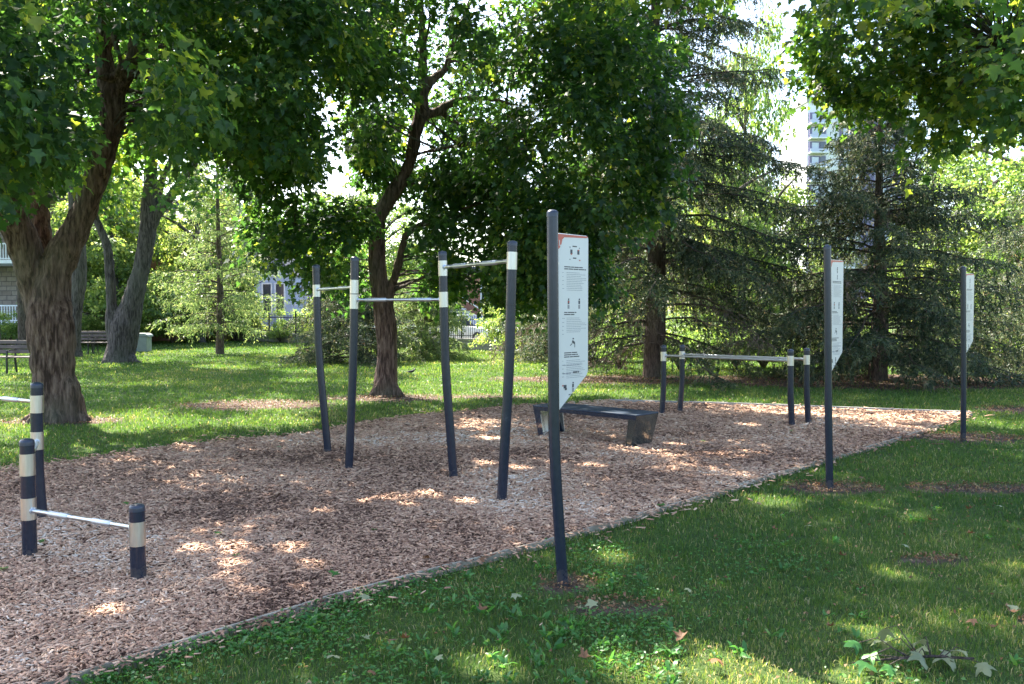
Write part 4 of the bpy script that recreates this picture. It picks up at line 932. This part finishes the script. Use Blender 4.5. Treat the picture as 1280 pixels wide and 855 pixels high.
# parallel bars
orig = G(920, 522)
pb = empty('parallel_bars', orig, 'pair of navy framed steel parallel bars at the far end of the wood chips', 'parallel bars')
data = [((827, 518), (829.5, 486), (829.4, 431.5), (451, 439.6)), ((849.5, 514.5), (852.5, 480), (852.7, 431), (448.5, 439)), ((990, 532.4), (988, 490), (988.2, 436.6), (457, 444.7)), ((1010.5, 528.4), (1008.3, 488), (1008.4, 435), (455.5, 443.7))]
at3 = []
for b_, k_, t_, bd in data:
    g = G(*b_); Y = g.y; at3.append(post(pb, loc(g), loc(P(*k_, Y)), loc(P(*t_, Y)), .047, [(P(0, bd[0], Y).z, P(0, bd[1], Y).z)], rings=[.22]))
bar(pb, *between(at3[0], at3[2], .985), r=.019, grips=()); bar(pb, *between(at3[1], at3[3], .985), r=.019, grips=())
# sit-up bench: folded sheet
A_, B_ = Vector((.277, 12.19, 0)), Vector((1.57, 11.0, 0)); ex = (B_ - A_).normalized(); ey = Vector((.366, .39, 0)).normalized(); Lb = (B_ - A_).length; Wb = .50
bn = empty('situp_bench', (A_ + B_) / 2 + ey * Wb / 2, 'dark navy metal sit-up bench with angled ends on the wood chips', 'bench', rz=math.atan2(ex.y, ex.x))
mb = MB(); mb.box((0, 0, .418), (Lb - .02, Wb, .02)); mb.build('seat', M['bench_top'], bn, bevel=.006)
mb = MB()
for s_ in (-1, 1): mb.box((0, s_ * (Wb / 2 - .004), .385), (Lb - .04, .008, .052))
mb.build('apron', M['sheet'], bn, bevel=.002)
def endplate(s_):
    mb = MB(); n = 14; x0 = s_ * Lb / 2; vs = []
    for j in range(9):                      # down the plate
        t = j / 8; z = .425 - .445 * t; xin = x0 - s_ * (.012 + .10 * t)
        hw = Wb / 2 - .015 * t
        for i in range(n + 1):
            q = i / n * 2 - 1; vs.append((xin - s_ * (-.045 * (1 - q * q) * math.sin(t * 1.6)), q * hw, z))
    fs = [(j * (n + 1) + i, j * (n + 1) + i + 1, (j + 1) * (n + 1) + i + 1, (j + 1) * (n + 1) + i) for j in range(8) for i in range(n)]
    m = len(vs); vs2 = vs + [(x - s_ * .012, y, z) for x, y, z in vs]; fs2 = fs + [tuple(a + m for a in f[::-1]) for f in fs]
    for j in range(8):
        for i in (0, n): fs2.append((j * (n + 1) + i, (j + 1) * (n + 1) + i, (j + 1) * (n + 1) + i + m, j * (n + 1) + i + m))
    for i in range(n): fs2.append((i, i + 1, i + 1 + m, i + m)); fs2.append((8 * (n + 1) + i, 8 * (n + 1) + i + 1, 8 * (n + 1) + i + 1 + m, 8 * (n + 1) + i + m))
    mb.add(vs2, fs2)
    # returned side flanges
    for sy in (-1, 1):
        a = [Vector((x0 - s_ * .012, sy * (Wb / 2 - .003), .41)), Vector((x0 - s_ * .112, sy * (Wb / 2 - .018), -.02)), Vector((x0 - s_ * .20, sy * (Wb / 2 - .018), -.02)), Vector((x0 - s_ * .13, sy * (Wb / 2 - .003), .41))]
        b = [p - Vector((0, sy * .008, 0)) for p in a]; mb.add(a + b, [(0, 1, 2, 3), (7, 6, 5, 4), (0, 4, 5, 1), (1, 5, 6, 2), (2, 6, 7, 3), (3, 7, 4, 0)])
    return mb.build('leg', M['legsheet'] if s_ > 0 else M['sheet'], bn, smooth=True)
endplate(-1); endplate(1)

# sign posts
def text_block(mb, x0, x1, z, n, lh, rng, h=.0042, wmin=.012, wmax=.04, gap=.006):
    for i in range(n):
        x = x0; end = x1 - (rng.rand() * .35 * (x1 - x0))
        while x < end - .01:
            w_ = min(end - x, wmin + rng.rand() * (wmax - wmin)); mb.box((x + w_ / 2, -.0066, z - i * lh), (w_, .0012, h)); x += w_ + gap
    return z - n * lh
def sign(pb_, pk_, pt_, label, seed, variant):
    g = G(*pb_); Y = g.y; t = empty('exercise_sign', g, label, 'sign', 'exercise instruction signs along the lawn edge')
    L_ = lambda p: Vector(p) - g
    kk, tt = P(*pk_, Y), P(*pt_, Y)
    post(t, L_(g), L_(kk), L_(tt), .0365, [], 'pole')
    target = {1: 734, 2: 1052.5, 3: 1216}[seed]; pw_ = P(pt_[0], 350, Y); ang = .9
    for q_ in range(5, 80):
        a_ = q_ / 50.0; ex_ = pw_.x + .375 * math.cos(a_); ey_ = Y + .375 * math.sin(a_)
        if CX + F * ex_ / ey_ >= target: ang = a_
    off = Vector((math.cos(ang), math.sin(ang), 0)) * .04
    px_ = L_(P(pt_[0], 350, Y)); hold = empty('panel_assembly', (0, 0, 0)); bpy.data.objects.remove(hold)
    o0 = Vector((px_.x, px_.y, 0)) + off
    w_, zt, zr, zb, rc = .335, 2.245, 1.33, 1.09, .022
    poly = [(0, zb + .012), (.012, zb), (.028, zb + .006), (w_ - .012, zr - .02), (w_, zr + .006), (w_, zt - rc), (w_ - rc * .3, zt - rc * .3), (w_ - rc, zt), (rc, zt), (rc * .3, zt - rc * .3), (0, zt - rc)]
    mb = MB(); mb.prism(poly, Matrix.Translation((0, .006, 0)) @ Matrix.Rotation(math.pi / 2, 4, 'X'), .012); pn = mb.build('panel', M['panel'], t, bevel=.0015, seg=1)
    pn.location = o0; pn.rotation_euler = (0, 0, ang)
    rng = np.random.RandomState(seed)
    mb = MB()   # red heading band with curved corner
    hb = [(.004, zt - .006), (.004, zt - .105)] + [(.004 + .03 * math.sin(a), zt - .105 + .03 * (1 - math.cos(a))) for a in (.5, 1.0, 1.4)] + [(.044, zt - .07), (.054, zt - .038), (.075, zt - .024), (w_ - .03, zt - .016), (w_ - .006, zt - .011), (w_ - .012, zt - .004)]
    mb.prism(hb, Matrix.Translation((0, -.0058, 0)) @ Matrix.Rotation(math.pi / 2, 4, 'X'), .0014)
    mb.build('heading_band', M['red'], pn)
    mb = MB(); mb.box((.022, -.0079, zt - .06), (.006, .001, .03)); mb.box((.028, -.0079, zt - .078), (.016, .001, .005)); mb.build('heading_mark', M['panel'], pn)
    def person(mb, x, z, s=1, pose=0):
        mb.lathe((x, -.0065, z + .03 * s), [(.001, -.006 * s), (.006 * s, -.003 * s), (.006 * s, .003 * s), (.001, .006 * s)], 8)
        if pose == 0: mb.box((x, -.0066, z + .008 * s), (.018 * s, .0012, .026 * s)); mb.box((x - .006 * s, -.0066, z - .025 * s), (.005 * s, .0012, .03 * s)); mb.box((x + .006 * s, -.0066, z - .025 * s), (.005 * s, .0012, .03 * s))
        else: mb.box((x + .004, -.0066, z + .004 * s), (.034 * s, .0012, .018 * s), 0, Matrix.Rotation(.5, 4, 'Y')); mb.box((x - .022 * s, -.0066, z - .012 * s), (.03 * s, .0012, .005 * s), 0, Matrix.Rotation(-.6, 4, 'Y')); mb.box((x + .02 * s, -.0066, z - .02 * s), (.005 * s, .0012, .03 * s))
    ink = MB(); gr = MB(); rd = MB(); z = zt - .10; cx_ = w_ * .55
    # round emblem with four marks at the top
    if variant == 0:
        for dx_, dz_, wx_, wz_ in ((0, .022, .045, .007), (-.035, -.015, .022, .03), (.04, -.015, .022, .03), (0, -.055, .035, .008), (-.05, .015, .006, .008), (.05, .012, .006, .008), (-.05, -.065, .006, .008)): ink.box((cx_ + dx_, -.0066, z + dz_), (wx_, .0012, wz_), 0, None)
        for dx_, dz_ in ((-.035, -.03), (.04, -.002), (.055, -.068)): rd.box((cx_ + dx_, -.0074, z + dz_), (.012, .001, .008))
    else: person(ink, cx_, z, .8); person(ink, cx_, z - .07, .6)
    z = zt - .215
    for sec in range(4):
        z2 = text_block(ink, .075, .075 + (.24 if sec == 0 else .17), z, 2 if sec < 2 else 3, .0135, rng, .0065, .03, .08, .006)
        text_block(gr, .055, .085, z2 - .012, 5, .026, rng, .003, .01, .02, .004)
        z3 = text_block(gr, .10, .315, z2 - .01, 11 if sec != 1 else 9, .0115, rng, .0026, .01, .03, .004)
        if sec == 0: person(ink, .12, z3 - .075, .9); person(ink, .235, z3 - .075, .9); rd.box((.12, -.0082, z3 - .066), (.016, .001, .008))
        elif sec == 1: person(ink, .17, z3 - .06, .9, 1)
        elif sec == 2: person(ink, .17, z3 - .05, .9, 0); [ink.box((.13 + .02 * q, -.0066, z3 - .1), (.011, .0012, .008)) for q in range(5)]
        z = z3 - (.135 if sec != 1 else .125)
        if z < 1.42: break
    text_block(gr, .06, .30, 1.385, 1, .01, rng, .003); text_block(gr, .06, .15, 1.33, 1, .01, rng, .006); text_block(ink, .17, .235, 1.335, 1, .01, rng, .011, .03, .05)
    ink.box((.085, -.0066, 1.245), (.03, .0012, .022)); rd.box((.062, -.0066, 1.252), (.01, .0012, .01)); ink.box((.092, -.0082, 1.228), (.02, .001, .012))
    ink.build('printed_headings', M['ink'], pn); gr.build('printed_text', M['inkgrey'], pn); rd.build('red_marks', M['red'], pn)
    mb = MB(); mb.box((-.004, .0, (zt + zb) / 2 - .02), (.034, .02, .84)); br = mb.build('bracket', M['galv'], t, bevel=.003); br.location = o0; br.rotation_euler = (0, 0, ang)
    for z in (1.33, 1.70, 2.05):
        mb = MB(); mb.tube([(0.004, -.009, z), (.004, -.014, z)], .007, 10); mb.build('bolt', M['steel'], br)
    return t
sign((703, 723), (692.5, 560), (690.5, 262.5), 'nearest exercise sign, white instruction panel with red heading on a navy pole', 1, 0)
sign((1037, 608), (1035.5, 520), (1034, 306), 'middle exercise sign, narrow looking white panel on a navy pole right of the bars', 2, 1)
sign((1204, 547), (1204.5, 480), (1204, 333), 'farthest exercise sign on a navy pole near the right edge', 3, 1)

# ---------------------------------------------------------------- park furniture
def park_bench(loc_, rz, label, w_=1.7):
    t = empty('park_bench', loc_, label, 'bench', 'park benches at the edge of the lawn', rz)
    mb = MB()
    for i in range(4): mb.box((0, -.22 + i * .12, .44 + .004 * i), (w_, .095, .035))
    mb.build('seat', M['woodslat'], t, bevel=.006, seg=1)
    mb = MB()
    for i in range(3): mb.box((0, .22 + .05 * i, .58 + i * .13), (w_, .03, .1), 0, Matrix.Rotation(-.25, 4, 'X'))
    mb.build('backrest', M['woodslat'], t, bevel=.006, seg=1)
    for s_ in (-1, 1):
        x = s_ * (w_ / 2 - .12)
        mb = MB(); mb.tube([(x, -.24, 0), (x, -.24, .42), (x, .2, .42), (x, .36, .92)], .022, 6); mb.tube([(x, .2, .42), (x, .28, 0)], .022, 6); mb.tube([(x, -.24, .42), (x, -.22, .62), (x, .22, .64)], .018, 6); mb.build('leg', M['iron'], t)
park_bench(G(8, 466) + Vector((-.6, 0, 0)), R(3), 'brown slatted park bench cut by the left edge'); park_bench(G(48, 466), R(3), 'brown slatted park bench partly behind the forked maple trunk')
park_bench(G(104, 442), R(8), 'dark slatted bench left of its twin behind the forked maple', 1.2); park_bench(G(125, 442) + Vector((.12, 0, 0)), R(8), 'dark slatted bench touching the twin-stemmed maple', 1.2)
bb_ = G(178, 440); t = empty('litter_bin', bb_, 'grey litter bin with a blue side next to the twin-stemmed maple', 'bin')
mb = MB(); mb.box((.08, 0, .33), (.44, .5, .62)); mb.build('body', M['binbody'], t, bevel=.03)
mb = MB(); mb.box((-.22, 0, .34), (.15, .46, .6)); mb.build('side_panel', M['binblue'], t, bevel=.02)
mb = MB(); mb.prism([(-.34, .64), (.36, .64), (.33, .72), (.2, .78), (-.15, .78), (-.3, .72)], Matrix.Translation((0, .28, 0)) @ Matrix.Rotation(math.pi / 2, 4, 'X'), .56); mb.build('lid', M['binbody'], t, bevel=.01)
pl = G(186, 430); mb = MB(); mb.tube([(0, 0, -.1), (0, 0, 4), (.03, 0, 8.5)], [.125, .11, .09], 14); o = mb.build('utility_pole', M['pole'], smooth=True); o.location = pl; tag(o, 'tan wooden pole right of the twin-stemmed maple', 'pole')
# small dark bird on the lawn
bl_ = G(514, 467.5); t = empty('bird', bl_, 'small dark bird standing on the lawn right of the leaning maple', 'bird', rz=0)
mb = MB(); mb.tube([(-.14, 0, .055), (-.09, 0, .06), (-.05, 0, .065), (0, 0, .07), (.045, 0, .08), (.07, 0, .105), (.085, 0, .125), (.105, 0, .13), (.115, 0, .128), (.14, 0, .122)], [.004, .014, .028, .036, .033, .022, .02, .018, .008, .002], 12)
mb.build('body', flat('dark_plumage', (.025, .022, .024), .5), t, smooth=True)
mb = MB(); mb.box((-.14, 0, .057), (.09, .03, .006)); mb.build('tail', M['iron'], t)
for s_ in (-1, 1):
    mb = MB(); mb.tube([(.0, s_ * .014, .045), (.004, s_ * .014, .02), (0, s_ * .014, 0), (.02, s_ * .014, 0)], .003, 5); mb.build('leg', M['iron'], t)

# ---------------------------------------------------------------- weeds and fallen leaves
rng = np.random.RandomState(77)
n = 5200; px = rng.uniform(-3.0, 5, n); py = rng.uniform(3.4, 9.5, n)
d_edge = None
nz_ = vnoise(px, py, .7); inb = in_poly(px, py, BED)
prob = np.where((px < .9) & (py < 6.0), .6, .05) * np.clip((nz_ - .28) * 3.2, 0, 1) * np.where((px > .2) & (py > 5.0), .3, 1)
kp = (~in_poly(px - .05, py + .05, BED)) & (rng.rand(n) < prob) & (soil(px, py) < .3)
px, py = px[kp], py[kp]; m = len(px); per = 7; ci = np.repeat(np.arange(m), per); nn = len(ci)
azz = rng.rand(nn) * 2 * np.pi; el = .35 + .7 * rng.rand(nn)
d = np.stack([np.cos(azz) * np.cos(el), np.sin(azz) * np.cos(el), np.sin(el)], -1)
pos = np.stack([px[ci] + rng.randn(nn) * .012, py[ci] + rng.randn(nn) * .012, np.full(nn, -.03)], -1)
o = leafmesh('broadleaf_weeds', pos, d, np.array([0, 0, 1.0]) + .4 * rng.randn(nn, 3) - .5 * d, (.035 + .045 * rng.rand(m))[ci] * (.6 + .6 * rng.rand(nn)), np.clip(.45 + .25 * rng.randn(nn), 0, 1), M['weed'], 'blade', wx=1.5)
tag(o, 'broad leaved weeds growing through the near lawn', 'weeds', kind='stuff')
# clover patch: tiny round leaves
n = 26000; px = rng.uniform(-2.6, 2.2, n); py = rng.uniform(3.5, 6.6, n)
kp = (~in_poly(px, py, BED)) & (rng.rand(n) < np.clip((vnoise(px + 9, py, .6) - .35) * 3, 0, 1) * np.where(px < .9, 1, .25)) & (soil(px, py) < .3)
px, py = px[kp], py[kp]; nn = len(px)
azz = rng.rand(nn) * 6.28; d = np.stack([np.cos(azz), np.sin(azz), .1 + .3 * rng.rand(nn)], -1)
o = leafmesh('clover', np.stack([px, py, -.01 + .025 * rng.rand(nn)], -1), d, np.array([0, 0, 1.0]) + .35 * rng.randn(nn, 3), .016 + .014 * rng.rand(nn), np.clip(.4 + .25 * rng.randn(nn), 0, 1), M['weed'], 'kite')
tag(o, 'low clover leaves mixed into the near lawn', 'clover', kind='stuff')
# fallen maple leaves: one mesh per colour, copied
def fallen(mat, seed, curl):
    tv, tf = template('maple'); tv = tv.copy(); tv[:, 2] += curl * (tv[:, 0] ** 2 * 1.6 + (tv[:, 1] - .5) ** 2 * .7)
    rs = np.random.RandomState(seed); tv[:, 2] += rs.randn(len(tv)) * .02
    o = npmesh('fallen_leaf', tv * .078, tf, M[mat], tint=np.full(len(tf), rs.rand() * .6 + .2)); return o
protos = {'green': [fallen('weed', 1, .2), fallen('weed', 2, -.3)], 'dry': [fallen('dry', 3, .8), fallen('dry', 4, -.7)], 'pale': [fallen('pale', 5, .5), fallen('pale', 6, -.5)]}
first = {}
SPOTS = [('green', 830, 636, 'chips'), ('green', 500, 644, 'chips'), ('green', 272, 672, 'chips'), ('green', 292, 698, 'chips'), ('green', 418, 720, 'chips'), ('green', 470, 665, 'chips'), ('green', 155, 632, 'chips'), ('green', 55, 680, 'chips'), ('green', 8, 716, 'chips'), ('green', 722, 545, 'chips'), ('green', 640, 560, 'chips'),
         ('green', 877, 553, 'chips'), ('green', 990, 541, 'chips'), ('pale', 458, 748, 'near lawn'), ('pale', 455, 803, 'near lawn'), ('pale', 415, 824, 'near lawn'), ('dry', 600, 704, 'near lawn'), ('dry', 465, 847, 'near lawn'), ('dry', 510, 806, 'near lawn'), ('dry', 330, 782, 'near lawn'),
         ('dry', 735, 828, 'near lawn'), ('dry', 897, 828, 'near lawn'), ('pale', 790, 665, 'near lawn'), ('pale', 1250, 635, 'near lawn'), ('dry', 1215, 640, 'near lawn'), ('pale', 1130, 685, 'near lawn'), ('dry', 1210, 672, 'near lawn'), ('dry', 762, 760, 'near lawn'), ('pale', 720, 767, 'near lawn'), ('pale', 742, 762, 'near lawn'),
         ('dry', 1165, 655, 'near lawn'), ('dry', 1220, 780, 'near lawn'), ('dry', 1245, 790, 'near lawn'), ('pale', 1272, 766, 'near lawn'), ('dry', 1262, 770, 'near lawn'), ('pale', 545, 830, 'near lawn'), ('dry', 600, 770, 'near lawn'), ('pale', 860, 740, 'near lawn'), ('dry', 1035, 790, 'near lawn'), ('pale', 350, 560, 'chips'),
         ('dry', 1145, 608, 'near lawn'), ('dry', 1080, 600, 'near lawn'), ('pale', 150, 545, 'far lawn'), ('dry', 530, 700, 'near lawn'), ('dry', 965, 665, 'near lawn'), ('pale', 1010, 660, 'near lawn'), ('dry', 855, 800, 'near lawn'), ('pale', 640, 748, 'near lawn'), ('dry', 1050, 700, 'near lawn')]
words = {'green': 'fresh green maple leaf lying on the ', 'dry': 'curled brown maple leaf lying on the ', 'pale': 'pale upturned maple leaf lying on the '}
rl = random.Random(9); seen_lb = {}
MARKS = [(703, 725, 'the nearest sign pole'), (1037, 608, 'the middle sign pole'), (1204, 547, 'the farthest sign pole'), (173, 722, 'the shortest banded post'), (37, 694, 'the medium banded post'), (1165, 830, 'the fallen sprig'), (815, 560, 'the bench end'), (675, 545, 'the far bench end'),
         (627, 627, 'the tallest pull-up post'), (567, 596, 'the third pull-up post'), (436, 586, 'the second pull-up post'), (410, 565, 'the leftmost pull-up post'), (1000, 530, 'the right parallel bar posts'), (75, 525, 'the forked maple'), (400, 752, 'the timber edging'), (860, 630, 'the far timber edging')]
for i, (kd, u, v, where) in enumerate(SPOTS):
    pr = protos[kd][i % 2]
    if pr.name in first: o = pr.copy(); COL.objects.link(o)
    else: o = pr; first[pr.name] = 1
    o.location = G(u, v) + Vector((0, 0, .03 if where == 'chips' else .028)); o.rotation_euler = (rl.uniform(-.35, .35), rl.uniform(-.35, .35), rl.uniform(0, 6.28)); s_ = rl.uniform(.55, .95); o.scale = (s_,) * 3
    wh = 'wood chips' if where == 'chips' else where
    dd = sorted((math.hypot((u - a) * .8, (v - b) * 1.6), a, b, nm) for a, b, nm in MARKS)[0]
    du, dv = u - dd[1], v - dd[2]
    rel = ('right of' if du > 0 else 'left of') if abs(du) > abs(dv) * 1.3 else ('in front of' if dv > 0 else 'behind')
    lb = {'green': 'fresh green', 'dry': 'curled brown', 'pale': 'pale upturned'}[kd] + ' leaf on the ' + wh + ('' if dd[0] < 70 else ' well') + ' ' + rel + ' ' + dd[3]
    q = 1; adj = ['', 'small ', 'second ', 'third ', 'fourth ']
    seen_lb[lb] = seen_lb.get(lb, 0) + 1
    if seen_lb[lb] > 1: lb = ['', 'second ', 'third ', 'fourth ', 'fifth '][min(4, seen_lb[lb] - 1)] + lb
    tag(o, lb, 'leaf', kd + ' fallen leaves on the ' + wh)
# broken-off sprig with wilting pale leaves, lower right
t0 = G(1165, 825); t = empty('fallen_sprig', t0, 'broken maple sprig with wilting pale green leaves at lower right', 'fallen branch')
mb = MB(); lf = []
tips = [(-.17, .16, .10), (-.19, .06, .07), (-.02, .03, .06), (.10, .04, .03), (.16, .00, .05), (.05, -.05, .03), (-.08, -.03, .05), (.20, -.08, .02), (.0, .10, .07), (-.3, -.06, .06), (-.36, .02, .08), (-.27, -.13, .03), (-.40, -.1, .04)]
mb.tube([(.22, .02, 0), (.0, 0, .02), (-.2, -.03, .02), (-.42, -.06, .01)], [.006, .007, .006, .003], 6)
for x, y, z in tips: mb.tube([(x * .35, y * .1, .015), (x * .75, y * .7, z * 1.35), (x, y, z)], [.003, .0025, .002], 5, cap=False)
mb.build('stem', M['bark_dark'], t)
rs = np.random.RandomState(8); n = len(tips)
for i, (x, y, z) in enumerate(tips):
    tv, tf = template('maple'); tv = tv.copy(); tv[:, 2] -= 1.3 * tv[:, 0] ** 2 + .5 * tv[:, 1] ** 2 * rs.rand() + rs.randn(len(tv)) * .02
    a = rs.rand() * 6.28; mm = Matrix.Rotation(a, 3, 'Z') @ Matrix.Rotation(rs.uniform(-.7, .35), 3, 'X') @ Matrix.Rotation(rs.uniform(-.5, .5), 3, 'Y')
    V = (tv * rs.uniform(.07, .11)) @ np.array(mm).T + np.array([x, y, z])
    npmesh('leaf', V, tf, M['pale'] if i < 9 else M['weed'], t, tint=np.full(len(tf), rs.rand() * .7))
print('meshes', len(bpy.data.meshes), 'polys', sum(len(o.data.polygons) for o in COL.objects if o.type == 'MESH'))
